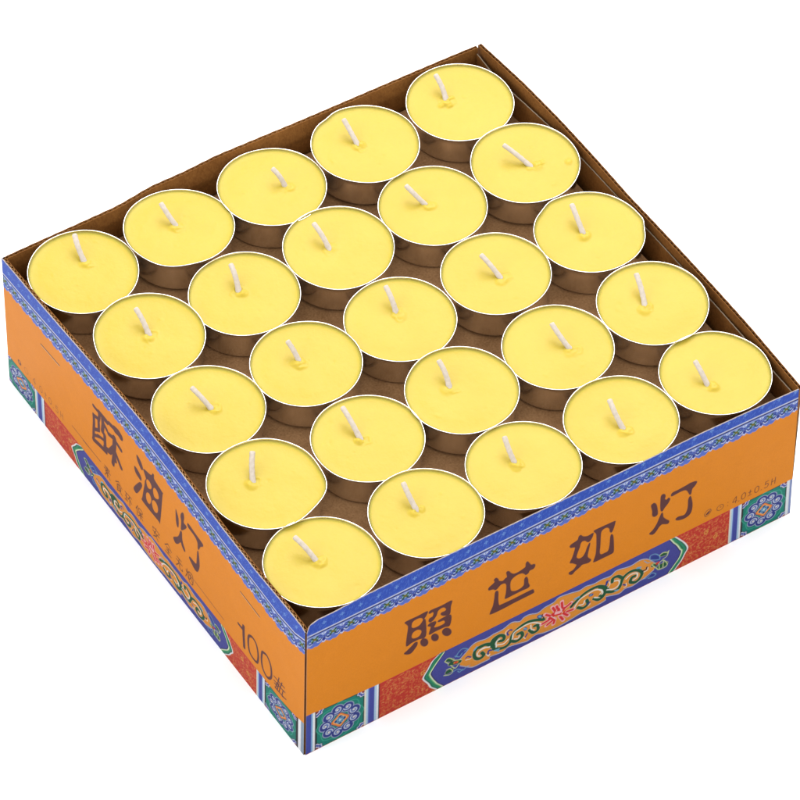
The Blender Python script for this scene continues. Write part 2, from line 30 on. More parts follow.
def empty(name, loc):
    o = bpy.data.objects.new(name, None)
    o.empty_display_size = 0.01
    o.location = loc
    col.objects.link(o)
    return o

def link(name, me, mats, parent=None):
    o = bpy.data.objects.new(name, me)
    for m in mats: me.materials.append(m)
    col.objects.link(o)
    if parent:
        o.parent = parent
        o.matrix_parent_inverse = Matrix.Translation(-parent.location)
    return o

# ---------------------------------------------------------------- materials
def newmat(name):
    m = bpy.data.materials.new(name); m.use_nodes = True
    nt = m.node_tree
    return m, nt, nt.nodes['Principled BSDF']

def obj_noise(nt, scale, detail=4, rough=0.6, stretch=None):
    tc = nt.nodes.new('ShaderNodeTexCoord'); mp = nt.nodes.new('ShaderNodeMapping')
    n = nt.nodes.new('ShaderNodeTexNoise')
    n.inputs['Scale'].default_value = scale; n.inputs['Detail'].default_value = detail
    n.inputs['Roughness'].default_value = rough
    if stretch: mp.inputs['Scale'].default_value = stretch
    nt.links.new(tc.outputs['Object'], mp.inputs['Vector']); nt.links.new(mp.outputs['Vector'], n.inputs['Vector'])
    return n

def ramp(nt, a, b, p0=0.3, p1=0.7):
    r = nt.nodes.new('ShaderNodeValToRGB')
    r.color_ramp.elements[0].position = p0; r.color_ramp.elements[1].position = p1
    r.color_ramp.elements[0].color = (*a, 1); r.color_ramp.elements[1].color = (*b, 1)
    return r

def bump(nt, bs, src, dist, strength=1.0):
    b = nt.nodes.new('ShaderNodeBump'); b.inputs['Distance'].default_value = dist; b.inputs['Strength'].default_value = strength
    nt.links.new(src, b.inputs['Height']); nt.links.new(b.outputs['Normal'], bs.inputs['Normal'])

def mat_kraft(name, a, b, rough=0.8):
    m, nt, bs = newmat(name)
    n1 = obj_noise(nt, 90, 5, 0.65); n2 = obj_noise(nt, 1400, 3, 0.7, (1, 1, 0.6))
    mx = nt.nodes.new('ShaderNodeMix'); mx.inputs[0].default_value = 0.5
    nt.links.new(n1.outputs['Fac'], mx.inputs[2]); nt.links.new(n2.outputs['Fac'], mx.inputs[3])
    r = ramp(nt, a, b, 0.36, 0.64)
    nt.links.new(mx.outputs[0], r.inputs['Fac']); nt.links.new(r.outputs['Color'], bs.inputs['Base Color'])
    bs.inputs['Roughness'].default_value = rough
    bs.inputs['Specular IOR Level'].default_value = 0.1
    bump(nt, bs, n2.outputs['Fac'], 0.00015, 0.5)
    return m

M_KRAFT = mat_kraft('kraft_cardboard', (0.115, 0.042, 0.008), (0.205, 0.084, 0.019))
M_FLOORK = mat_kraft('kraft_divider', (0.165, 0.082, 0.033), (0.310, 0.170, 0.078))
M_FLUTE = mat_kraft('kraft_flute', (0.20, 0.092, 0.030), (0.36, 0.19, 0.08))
M_EDGE = mat_kraft('paper_cut_edge', (0.24, 0.19, 0.16), (0.36, 0.30, 0.27))

M_FEDGE = mat_kraft('flap_cut_edge', (0.12, 0.09, 0.06), (0.20, 0.155, 0.115))

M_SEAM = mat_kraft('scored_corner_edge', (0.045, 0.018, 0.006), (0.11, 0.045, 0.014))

def mat_print():
    m, nt, bs = newmat('printed_paper')
    a = nt.nodes.new('ShaderNodeAttribute'); a.attribute_name = 'ink'
    n = obj_noise(nt, 160, 5, 0.6); n2 = obj_noise(nt, 2600, 2, 0.5)
    r = ramp(nt, (0.975, 0.975, 0.975), (1.02, 1.02, 1.02), 0.3, 0.7)
    r2 = ramp(nt, (0.95, 0.95, 0.95), (1.05, 1.05, 1.05), 0.35, 0.65)
    mx = nt.nodes.new('ShaderNodeMix'); mx.data_type = 'RGBA'; mx.blend_type = 'MULTIPLY'; mx.inputs[0].default_value = 1
    mx2 = nt.nodes.new('ShaderNodeMix'); mx2.data_type = 'RGBA'; mx2.blend_type = 'MULTIPLY'; mx2.inputs[0].default_value = 1
    nt.links.new(n.outputs['Fac'], r.inputs['Fac']); nt.links.new(n2.outputs['Fac'], r2.inputs['Fac'])
    nt.links.new(a.outputs['Color'], mx.inputs[6]); nt.links.new(r.outputs['Color'], mx.inputs[7])
    nt.links.new(mx.outputs[2], mx2.inputs[6]); nt.links.new(r2.outputs['Color'], mx2.inputs[7])
    nt.links.new(mx2.outputs[2], bs.inputs['Base Color'])
    bs.inputs['Roughness'].default_value = 0.5
    bs.inputs['Specular IOR Level'].default_value = 0.07
    n3 = obj_noise(nt, 60, 3, 0.5)
    bump(nt, bs, n3.outputs['Fac'], 0.0006, 0.35)
    return m
M_PRINT = mat_print()

def mat_wax():
    m, nt, bs = newmat('yellow_wax')
    n = obj_noise(nt, 55, 4, 0.6)
    r = ramp(nt, tuple(WAX * np.array([0.97, 0.965, 0.88])), tuple(WAX * np.array([1.02, 1.01, 1.10])), 0.35, 0.65)
    nt.links.new(n.outputs['Fac'], r.inputs['Fac']); nt.links.new(r.outputs['Color'], bs.inputs['Base Color'])
    bs.inputs['Roughness'].default_value = 0.42
    bs.inputs['Specular IOR Level'].default_value = 0.22
    bs.inputs['Subsurface Weight'].default_value = 0.55
    bs.inputs['Subsurface Radius'].default_value = (1.0, 0.75, 0.22)
    bs.inputs['Subsurface Scale'].default_value = 0.0022
    n2 = obj_noise(nt, 420, 3, 0.55)
    bump(nt, bs, n2.outputs['Fac'], 0.0003, 0.45)
    return m
WAX = np.array([0.422, 0.318, 0.030])
M_WAX = mat_wax()

def mat_wick():
    m, nt, bs = newmat('waxed_cotton_wick')
    n = obj_noise(nt, 900, 3, 0.6)
    r = ramp(nt, (0.37, 0.32, 0.26), (0.45, 0.395, 0.34))
    nt.links.new(n.outputs['Fac'], r.inputs['Fac']); nt.links.new(r.outputs['Color'], bs.inputs['Base Color'])
    bs.inputs['Roughness'].default_value = 0.55
    bs.inputs['Subsurface Weight'].default_value = 0.3
    bs.inputs['Subsurface Radius'].default_value = (1, 0.9, 0.7); bs.inputs['Subsurface Scale'].default_value = 0.0006
    bump(nt, bs, n.outputs['Fac'], 0.0002, 0.6)
    return m
M_WICK = mat_wick()

def mat_alu():
    m, nt, bs = newmat('thin_aluminium')
    n = obj_noise(nt, 120, 4, 0.6, (1, 1, 0.15))
    r = ramp(nt, (0.13, 0.13, 0.13), (0.24, 0.24, 0.24))
    nt.links.new(n.outputs['Fac'], r.inputs['Fac']); nt.links.new(r.outputs['Color'], bs.inputs['Roughness'])
    bs.inputs['Base Color'].default_value = (0.80, 0.775, 0.74, 1)
    bs.inputs['Metallic'].default_value = 1.0
    bump(nt, bs, n.outputs['Fac'], 0.0002, 0.12)
    return m
M_ALU = mat_alu()

# ---------------------------------------------------------------- print artwork -> ink colour per paper vertex
PX = 0.1                       # raster step, mm
S0, S1, T0, T1 = -0.5, 192.5, -62.0, 9.0
NW, NH = int(round((S1 - S0) / PX)), int(round((T1 - T0) / PX))
ORANGE = (226, 135, 14); INK = (92, 50, 50)
TEAL = (14, 126, 112)
PAL = dict(g=(20, 86, 52), w=(238, 236, 226), b=(40, 58, 140), c=(112, 168, 200), r=(214, 42, 46), p=(244, 178, 186), k=(24, 30, 52), y=(206, 222, 150), o=(236, 140, 36))

class Art:
    def __init__(self):
        self.im = np.empty((NH, NW, 3), np.float32); self.im[:] = lin(ORANGE)
    def win(self, s0, s1, t0, t1):
        x0 = max(0, int((s0 - S0) / PX) - 1); x1 = min(NW, int((s1 - S0) / PX) + 2)
        y0 = max(0, int((t0 - T0) / PX) - 1); y1 = min(NH, int((t1 - T0) / PX) + 2)
        if x1 <= x0 or y1 <= y0: return None
        X, Y = np.meshgrid(S0 + (np.arange(x0, x1) + .5) * PX, T0 + (np.arange(y0, y1) + .5) * PX)
        return (slice(y0, y1), slice(x0, x1)), X, Y
    def put(self, sl, a, c):
        c = lin(c).astype(np.float32); v = self.im[sl]; a = a[..., None].astype(np.float32)
        self.im[sl] = v * (1 - a) + c * a
    def rect(self, s0, s1, t0, t1, c, a=1.0):
        w = self.win(s0, s1, t0, t1)
        if w is None: return
        sl, X, Y = w
        cov = np.clip((X - s0) / PX + .5, 0, 1) * np.clip((s1 - X) / PX + .5, 0, 1) * np.clip((Y - t0) / PX + .5, 0, 1) * np.clip((t1 - Y) / PX + .5, 0, 1)
        self.put(sl, cov * a, c)
    def poly(self, P, c, holes=(), a=1.0):
        P = np.array(P, float); w = self.win(P[:, 0].min(), P[:, 0].max(), P[:, 1].min(), P[:, 1].max())
        if w is None: return
        sl, X, Y = w
        acc = np.zeros(X.shape)
        for dx, dy in ((-.25, -.25), (.25, -.25), (-.25, .25), (.25, .25)):
            ins = np.zeros(X.shape, bool)
            for Q in [P] + [np.array(h, float) for h in holes]:
                xx, yy = X + dx * PX, Y + dy * PX
                j = len(Q) - 1
                for i in range(len(Q)):
                    x0, y0 = Q[i]; x1, y1 = Q[j]; j = i
                    if y0 == y1: continue
                    ins ^= ((y0 > yy) != (y1 > yy)) & (xx < (x1 - x0) * (yy - y0) / (y1 - y0) + x0)
            acc += ins
        self.put(sl, acc / 4 * a, c)
    def stroke(self, P, wd, c, a=1.0, smooth=True):
        P = np.array(P, float)
        if smooth and len(P) > 2: P = curve(P)
        r = wd / 2
        w = self.win(P[:, 0].min() - r - PX, P[:, 0].max() + r + PX, P[:, 1].min() - r - PX, P[:, 1].max() + r + PX)
        if w is None: return
        sl, X, Y = w
        d = np.full(X.shape, 1e9)
        for i in range(len(P) - 1):
            ax, ay = P[i]; bx, by = P[i + 1]; vx, vy = bx - ax, by - ay; L = vx * vx + vy * vy + 1e-12
            h = np.clip(((X - ax) * vx + (Y - ay) * vy) / L, 0, 1)
            d = np.minimum(d, (X - ax - h * vx) ** 2 + (Y - ay - h * vy) ** 2)
        self.put(sl, np.clip((r - np.sqrt(d)) / PX + .5, 0, 1) * a, c)
    def disc(self, s, t, rs, c, rt=None, a=1.0):
        rt = rt or rs
        w = self.win(s - rs - PX, s + rs + PX, t - rt - PX, t + rt + PX)
        if w is None: return
        sl, X, Y = w
        q = np.sqrt(((X - s) / rs) ** 2 + ((Y - t) / rt) ** 2)
        self.put(sl, np.clip((1 - q) * min(rs, rt) / PX + .5, 0, 1) * a, c)

def curve(P, n=6):
    P = np.array(P, float); Q = np.vstack([2 * P[0] - P[1], P, 2 * P[-1] - P[-2]]); out = []
    for i in range(1, len(Q) - 2):
        p0, p1, p2, p3 = Q[i - 1:i + 3]
        for u in np.arange(n) / n:
            out.append(0.5 * (2 * p1 + (p2 - p0) * u + (2 * p0 - 5 * p1 + 4 * p2 - p3) * u * u + (3 * p1 - p0 - 3 * p2 + p3) * u ** 3))
    out.append(P[-1]); return np.array(out)

def closed(P, n=5):
    P = np.array(P, float); m = len(P); out = []
    for i in range(m):
        p0, p1, p2, p3 = P[i - 1], P[i], P[(i + 1) % m], P[(i + 2) % m]
        for u in np.arange(n) / n:
            out.append(0.5 * (2 * p1 + (p2 - p0) * u + (2 * p0 - 5 * p1 + 4 * p2 - p3) * u * u + (3 * p1 - p0 - 3 * p2 + p3) * u ** 3))
    return np.array(out)

def spiral(cx, cy, r, a0, turns, sgn=1, n=26):
    u = np.linspace(0, 1, n); a = a0 + sgn * u * turns * 2 * np.pi; rr = r * (1 - 0.86 * u)
    return np.stack([cx + rr * np.cos(a), cy + rr * np.sin(a)], -1)

def border(A, period=6.83, off=2.9):
    A.rect(-1, 193, -1.45, 9, (42, 80, 184))
    for i in range(2400):                                   # woven speckle of the wide blue stripe
        s = rng.uniform(0, 192); t = rng.uniform(-1.2, 6.2)
        A.stroke([(s, t), (s + .3, t + .7)], .16, (92, 134, 220) if i % 2 else (34, 62, 164), .6, False)
    n = int(192 / period) + 2
    for i in range(n):                                     # small lozenge motifs
        s = i * period + off - period / 2
        for dx, dy in ((0, .55), (.55, 0), (0, -.55), (-.55, 0), (0, 0)):
            A.disc(s + dx, 2.2 + dy, .24, (124, 170, 230), a=.85)
        A.stroke([(s - 1.1, .9), (s - .7, 1.4)], .2, (96, 134, 218), .8, False); A.stroke([(s + 1.1, 3.4), (s + .7, 2.9)], .2, (96, 134, 218), .8, False)
    A.rect(-1, 193, -1.62, -1.02, (196, 204, 232))
    A.rect(-1, 193, -2.5, -1.62, (22, 28, 92))
    # scalloped hem
    S = np.linspace(-1, 193, 1400); ph = ((S - off) / period) % 1.0
    e = -6.15 - 1.6 * np.abs(np.cos(np.pi * ph)) ** 0.75 - 0.5 * np.abs(np.sin(3 * np.pi * ph)) - .7 * (np.abs(ph - .5) < .05)
    A.poly([(-1, -2.2)] + list(zip(S, e - .28)) + [(193, -2.2)], (120, 134, 206))
    A.poly([(-1, -2.2)] + list(zip(S, e)) + [(193, -2.2)], (88, 112, 198))
    A.rect(-1, 193, -2.9, -2.5, (158, 176, 218))
    for i in range(1500):                                  # busy filling of the hem
        s = rng.uniform(0, 192); t = rng.uniform(-6.6, -2.8)
        A.disc(s, t, rng.uniform(.1, .26), ((42, 62, 150), (160, 186, 230), (70, 140, 170), (120, 108, 190))[i % 4], a=.8)
    for i in range(n + 1):
        s = (i - 1) * period + off
        for m in (-1, 1):                                  # scrolls either side of the flower
            A.stroke([(s + m * .5, -5.4), (s + m * 1.5, -6.1), (s + m * 2.35, -5.5), (s + m * 2.1, -4.4), (s + m * 1.35, -4.5)], .55, (28, 44, 124))
            A.stroke([(s + m * .9, -6.3), (s + m * 1.9, -6.6), (s + m * 2.75, -5.6)], .26, (222, 228, 242))
            A.stroke([(s + m * .7, -3.2), (s + m * 1.8, -3.3), (s + m * 2.6, -3.9)], .4, (44, 66, 150))
            A.stroke([(s + m * 1.2, -5.1), (s + m * 1.8, -5.0)], .3, (214, 224, 242))
            A.disc(s + m * 2.9, -3.1, .36, (206, 216, 240)); A.disc(s + m * 2.0, -5.0, .34, (150, 184, 226))
        A.disc(s, -4.4, 1.6, (28, 44, 116), 1.25); A.disc(s, -4.4, 1.4, (124, 170, 196), 1.1)
        for k in range(4):
            a = math.pi / 4 + k * math.pi / 2
            A.stroke([(s, -4.4), (s + 1.45 * math.cos(a), -4.4 + 1.15 * math.sin(a))], .7, (44, 84, 30), 1, False)
        A.disc(s, -4.4, .55, (122, 104, 22))
        A.stroke([(s - .6, -3.3), (s + .6, -3.3)], .22, (200, 208, 228), .8, False)
        b = s + period / 2                                 # drop between two flowers
        A.poly(closed([(b, -3.9), (b + .55, -5.3), (b + .5, -6.3), (b, -6.9), (b - .5, -6.3), (b - .55, -5.3)]), (34, 48, 136))
        A.stroke([(b - .62, -6.9), (b, -7.45), (b + .62, -6.9)], .34, (226, 226, 238))
        A.stroke([(b, -4.6), (b, -5.4)], .22, (126, 156, 222))
        A.stroke([(b - .9, -3.0), (b, -3.7), (b + .9, -3.0)], .25, (186, 198, 232))

def medallion(A, s0, s1):
    t0, t1 = -61.9, -43.0
    A.rect(s0, s1, t0, t1, TEAL)
    A.rect(s0, s0 + .45, t0, t1, (20, 48, 44)); A.rect(s1 - .45, s1, t0, t1, (20, 48, 44))
    A.rect(s0, s1, t1 - .4, t1, (24, 62, 56))
    cx, cy = (s0 + s1) / 2, (t0 + t1) / 2 + .1
    hw, hh = (s1 - s0) / 2, (t1 - t0) / 2
    for i in range(160):
        A.disc(rng.uniform(s0 + .6, s1 - .6), rng.uniform(t0, t1 - .6), rng.uniform(.1, .22), (16, 84, 72), a=.6)
    A.stroke(closed([(cx + 8.5 * math.cos(a) * (1 + .06 * math.cos(8 * a)), cy + 8.7 * math.sin(a) * (1 + .06 * math.cos(8 * a))) for a in np.linspace(0, 2 * np.pi, 33)[:-1]]), .28, (58, 168, 140), smooth=False)
    for ox, oy, a in ((s0, t0, 0), (s1, t0, 1), (s1, t1, 2), (s0, t1, 3)):   # quarter rosettes in the corners
        for r, c in ((3.0, (20, 30, 60)), (2.75, (206, 214, 236)), (2.35, (64, 74, 160)), (1.5, (220, 224, 240)), (1.15, (130, 50, 62))):
            w = A.win(max(ox - r, s0), min(ox + r, s1), max(oy - r, t0), min(oy + r, t1))
            if w is None: continue
            sl, X, Y = w
            m = (np.hypot(X - ox, Y - oy) < r * (1 + .09 * np.cos(9 * np.arctan2(Y - oy, X - ox)))) & (X > s0) & (X < s1) & (Y < t1)
            A.put(sl, m.astype(float), c)
    N = 9
    for k in range(N):                                     # ring of cloud scrolls
        a = 2 * np.pi * k / N + .35; x, y = cx + 5.65 * math.cos(a), cy + 5.75 * math.sin(a)
        A.disc(x, y, 2.42, (176, 186, 222)); A.disc(x, y, 2.2, (34, 46, 116))
    for k in range(N):
        a = 2 * np.pi * k / N + .35; x, y = cx + 5.65 * math.cos(a), cy + 5.75 * math.sin(a)
        A.disc(x, y, 1.98, (44, 58, 134))
        A.stroke(spiral(x, y, 1.62, a + 2.2, 1.35), .34, (204, 212, 232), smooth=False)
        A.stroke(spiral(x, y, 1.18, a + 2.4, 1.0), .24, (122, 150, 206), smooth=False)
        A.disc(x, y, .34, (232, 220, 196))
    q = closed([(cx + (3.7 if i % 2 == 0 else 2.75) * math.cos(a), cy + (3.7 if i % 2 == 0 else 2.75) * math.sin(a)) for i, a in enumerate(np.linspace(0, 2 * np.pi, 9)[:-1])])
    A.poly(q, (52, 58, 120)); q2 = cx + (q[:, 0] - cx) * .92, cy + (q[:, 1] - cy) * .92
    A.poly(np.stack(q2, -1), (232, 130, 44))
    A.poly(np.stack((cx + (q[:, 0] - cx) * .72, cy + (q[:, 1] - cy) * .72), -1), (238, 182, 120))
    A.poly(np.stack((cx + (q[:, 0] - cx) * .62, cy + (q[:, 1] - cy) * .62), -1), (34, 72, 120))
    for k in range(4):
        a = k * math.pi / 2 + .78
        A.disc(cx + 1.05 * math.cos(a), cy + 1.05 * math.sin(a), .68, (126, 176, 206)); A.disc(cx + 1.05 * math.cos(a), cy + 1.05 * math.sin(a), .34, (40, 66, 128))
    A.disc(cx, cy, .45, (200, 222, 226))

def stripe(A, s0, s1, lc=(176, 206, 232), rc=(176, 206, 232)):
    w = s1 - s0
    A.rect(s0, s1, -62, -43, (66, 74, 160)); A.rect(s0, s0 + w * .12, -62, -43, (226, 224, 208)); A.rect(s0 + w * .12, s0 + w * .25, -62, -43, lc)
    A.rect(s1 - w * .2, s1 - w * .07, -62, -43, (236, 240, 246)); A.rect(s1 - w * .34, s1 - w * .2, -62, -43, rc)
    A.rect(s1 - w * .07, s1, -62, -43, (60, 30, 40)); A.rect(s0 + w * .25, s0 + w * .32, -62, -43, (92, 110, 190))

def red_ground(A, s0, s1):
    A.rect(s0, s1, -62, -43, (192, 52, 36))
    A.rect(s0, s1, -43.4, -43, (196, 36, 50))
    n = int((s1 - s0) * 19 / .85)
    for i in range(n):                                     # gilt filigree, tightly packed curls
        x, y = rng.uniform(s0 + .5, s1 - .5), rng.uniform(-61.8, -43.8)
        L = rng.uniform(.45, 1.1); a = rng.uniform(0, 2 * np.pi); b = rng.choice([-1, 1]) * rng.uniform(.5, 1.5)
        P = [(x, y)]
        for k in range(4):
            a += b * .6; P.append((P[-1][0] + L / 3 * math.cos(a), P[-1][1] + L / 3 * math.sin(a)))
        A.stroke(P, rng.uniform(.15, .26), (216, 118, 62) if i % 3 else (226, 152, 84), .8, False)
    for x, y in ((s0 * .2 + s1 * .8, -54), (s0 * .35 + s1 * .65, -49)):
        A.stroke(spiral(x, y, 1.2, 1, 1.2), .35, (220, 160, 70), smooth=False)

def cartouche(A, ds, halo=1.0):
    C = DATA['cart']; sh = lambda P: [(p[0] + ds, p[1]) for p in P]
    oL = [(C['outL'][0][0] + .5, -42.9)] + C['outL'] + [(C['outL'][-1][0] + .4, -62)]
    oR = [(C['outR'][0][0] - .5, -42.9)] + C['outR'] + [(C['outR'][-1][0] - .8, -62)]
    iL = [(C['inL'][0][0] + .2, -42.9)] + C['inL'] + [(C['inL'][-1][0] + .4, -62)]
    iR = [(C['inR'][0][0] - .2, -42.9)] + C['inR'] + [(C['inR'][-1][0] - .6, -62)]
    def jag(P, dx, n=10):                                  # lobed outline
        Q = curve(P, n); k = np.linspace(0, 4 * np.pi, len(Q)); Q[:, 0] += dx + .28 * np.abs(np.sin(k)); return Q
    def both(a, b, c):
        A.poly(sh(list(a) + list(b[::-1])), c)
    A_ = lambda P, dx: jag(P, dx)
    both(A_(oL, -.35), A_(oR, .1), (232, 238, 240)); both(A_(oL, .25), A_(oR, -.45), (24, 92, 74))
    both(A_(oL, .75), A_(oR, -.9), (34, 136, 100)); both(A_(oL, 1.7), A_(oR, -1.8), (20, 100, 74))
    both(A_(iL, -1.0), A_(iR, .7), (96, 176, 110)); both(A_(iL, -.55), A_(iR, .3), (226, 236, 206))
    both(A_(iL, -.1), A_(iR, -.15), (26, 30, 70)); both(A_(iL, .3), A_(iR, -.55), (66, 70, 152))
    ft, fbm = curve(C['fieldT'], 3), curve(C['fieldB'], 3)
    A.poly(sh(list(ft) + list(fbm[::-1])), (196, 196, 214))
    def inset(Q, d):
        Q = Q.copy(); Q[:, 1] += d; return Q
    A.poly(sh(list(inset(ft, -.38)) + list(inset(fbm, .38)[::-1])), (96, 86, 96))
    A.poly(sh(list(inset(ft, -.55)) + list(inset(fbm, .5)[::-1])), (226, 146, 48))
    for i in range(120):
        x = rng.uniform(62, 134) + ds; y = rng.uniform(-58.5, -48)
        A.disc(x, y, .16, (214, 124, 36), a=.5)
    for c, w, P in DATA['ST']:                             # dark keyline under the scrolls
        if c == 'g': A.stroke(sh(P), w + .5, (214, 210, 170), .8); 
    for c, w, P in DATA['ST']:
        if c == 'g': A.stroke(sh(P), w + .24, (16, 44, 40))
    for c, w, P in DATA['ST']:
        if c == 'g': A.stroke(sh(P), w - .1, PAL['g'])
        else: A.stroke(sh(P), w * (1.35 if c in 'rp' else 1.0), PAL[c])

def glyph(A, strokes, s, t, w, h, lw, c=INK, a=1.0, slant=0.0):
    for P in strokes:
        A.stroke([(s + (x + slant * y) * w, t + y * h) for x, y in P], lw, c, a, len(P) > 3)
NUM = {'4': [[(.7, 0), (.7, 1), (.1, .3), (.95, .3)]], '.': [[(.3, .03), (.6, .03)]], ':': [[(.4, .2), (.5, .2)], [(.4, .7), (.5, .7)]],
       '0': [[(.5, 1), (.15, .8), (.1, .5), (.15, .2), (.5, 0), (.85, .2), (.9, .5), (.85, .8), (.5, 1)]],
       '+-': [[(.5, .3), (.5, .95)], [(.15, .62), (.85, .62)], [(.15, .1), (.85, .1)]],
       '5': [[(.85, 1), (.25, 1)], [(.25, 1), (.2, .58)], [(.2, .56), (.6, .64), (.88, .38), (.7, .06), (.4, 0), (.12, .12)]], 'H': [[(.15, 0), (.15, 1)], [(.85, 0), (.85, 1)], [(.15, .5), (.85, .5)]]}
CH = [  # the small line of writing, eight characters on a 1x1 cell
 [[(.15, .92), (.85, .92)], [(.5, 1), (.5, .62)], [(.2, .78), (.8, .78)], [(.05, .62), (.95, .62)], [(.45, .6), (.25, .45), (.6, .42)], [(.6, .52), (.3, .3), (.75, .3)], [(.5, .3), (.5, 0)], [(.3, .18), (.15, .04)], [(.7, .18), (.88, .04)]],
 [[(.5, 1), (.05, .66)], [(.5, 1), (.95, .66)], [(.4, .72), (.6, .72)], [(.28, .6), (.72, .6), (.72, .28), (.28, .28)], [(.28, .6), (.28, .02)], [(.28, .44), (.72, .44)], [(.28, .02), (.5, .12)], [(.45, .28), (.95, .02)], [(.75, .25), (.62, .15)]],
 [[(.05, .85), (.4, .85)], [(.08, .5), (.38, .5)], [(.22, .85), (.22, .15)], [(.02, .12), (.42, .2)], [(.48, .88), (.98, .88)], [(.75, .88), (.45, .4)], [(.7, .66), (.7, 0)], [(.78, .55), (.96, .38)]],
 [[(.3, 1), (.05, .55)], [(.2, .75), (.2, 0)], [(.45, .92), (.88, .92), (.88, .64), (.45, .64), (.45, .92)], [(.35, .45), (.98, .45)], [(.66, .62), (.66, 0)], [(.64, .42), (.38, .1)], [(.68, .42), (.96, .1)]],
 [[(.5, 1), (.5, .88)], [(.1, .68), (.1, .85), (.9, .85), (.85, .7)], [(.45, .72), (.25, .35), (.8, .02)], [(.68, .55), (.5, .25), (.12, .02)], [(.05, .5), (.95, .5)]],
 [[(.5, 1), (.05, .58)], [(.5, 1), (.95, .58)], [(.28, .56), (.72, .56)], [(.25, .32), (.75, .32)], [(.5, .56), (.5, .04)], [(.1, .04), (.9, .04)]],
 [[(.2, .92), (.8, .92)], [(.08, .6), (.92, .6)], [(.5, .92), (.42, .4), (.1, .02)], [(.58, .6), (.58, .1), (.92, .08), (.94, .25)]],
 [[(.08, .75), (.14, .6)], [(.38, .8), (.3, .62)], [(.22, .95), (.22, .5), (.02, .05)], [(.24, .4), (.38, .15)], [(.48, .92), (.96, .92), (.96, .04), (.48, .04), (.48, .92)], [(.54, .64), (.9, .64)], [(.72, .84), (.7, .5), (.55, .2)], [(.72, .5), (.9, .22)]]]
SYM1 = [[(.1, .35), (.15, .75), (.5, 1), (.85, .75), (.9, .35), (.5, 0), (.1, .35)]]

def art_front():
    A = Art(); border(A, 6.83, 2.95)
    A.rect(-1, 2.0, -62, -42.9, (60, 72, 160)); A.rect(2.0, 2.6, -62, -42.9, (130, 176, 216)); A.rect(2.6, 3.4, -62, -42.9, (236, 238, 240)); A.rect(3.4, 3.8, -62, -42.9, (28, 30, 40))
    medallion(A, 3.8, 22.2); stripe(A, 22.2, 28.0); red_ground(A, 28.0, 54); red_ground(A, 140, 166.4)
    stripe(A, 166.4, 171.6); medallion(A, 171.6, 189.8)
    A.rect(189.8, 191.0, -62, -42.9, (222, 228, 234)); A.rect(191.0, 192.6, -62, -42.9, (130, 146, 190))
    cartouche(A, 0)
    A.rect(-1, 193, -62, -61.62, (206, 120, 84))
    A.rect(50, 142, -43.12, -42.9, (52, 58, 140))
    for q in DATA['FI']:
        A.poly(closed(q[0], 4), INK, [closed(h, 4) for h in q[1:]]); Q = closed(q[0], 4); A.stroke(np.vstack([Q, Q[:1]]), .26, INK, 1, False)
    n = DATA['anch']['fnum']; b = lambda i: n[i]
    # lamp-and-clock symbols and burning time
    s, t = b(0); A.stroke([(s - 1.1, t - 1.1), (s - 1.3, t + .2), (s - .4, t + 1.4), (s + .9, t + 1.4), (s + 1.3, t + .3), (s + .5, t - 1.0), (s - .5, t - 1.5), (s - 1.1, t - 1.1)], .3, (120, 72, 46))
    A.poly(closed([(s - .9, t - .6), (s - .2, t + .3), (s + .9, t + .9), (s + .7, t - .1), (s - .1, t - .8)]), INK)
    s, t = b(1); A.stroke([(s + 1.35 * math.cos(q), t + 1.35 * math.sin(q)) for q in np.linspace(0, 2 * np.pi, 19)], .28, (112, 60, 34), .95, False); A.stroke([(s, t + .8), (s, t), (s + .6, t)], .22, (120, 72, 46), 1, False)
    for ch, i, w in ((':', 2, .9), ('4', 3, 2.0), ('.', 4, .8), ('0', 5, 2.0), ('+-', 6, 1.9), ('0', 7, 2.0), ('.', 8, .8), ('5', 9, 2.0), ('H', 10, 2.0)):
        s, t = b(i); t = -39.2 if ch != '.' else -39.2
        glyph(A, NUM[ch], s - w / 2, t - 1.5, w, 3.1, .34, (108, 56, 30), .95, .12)
    return A

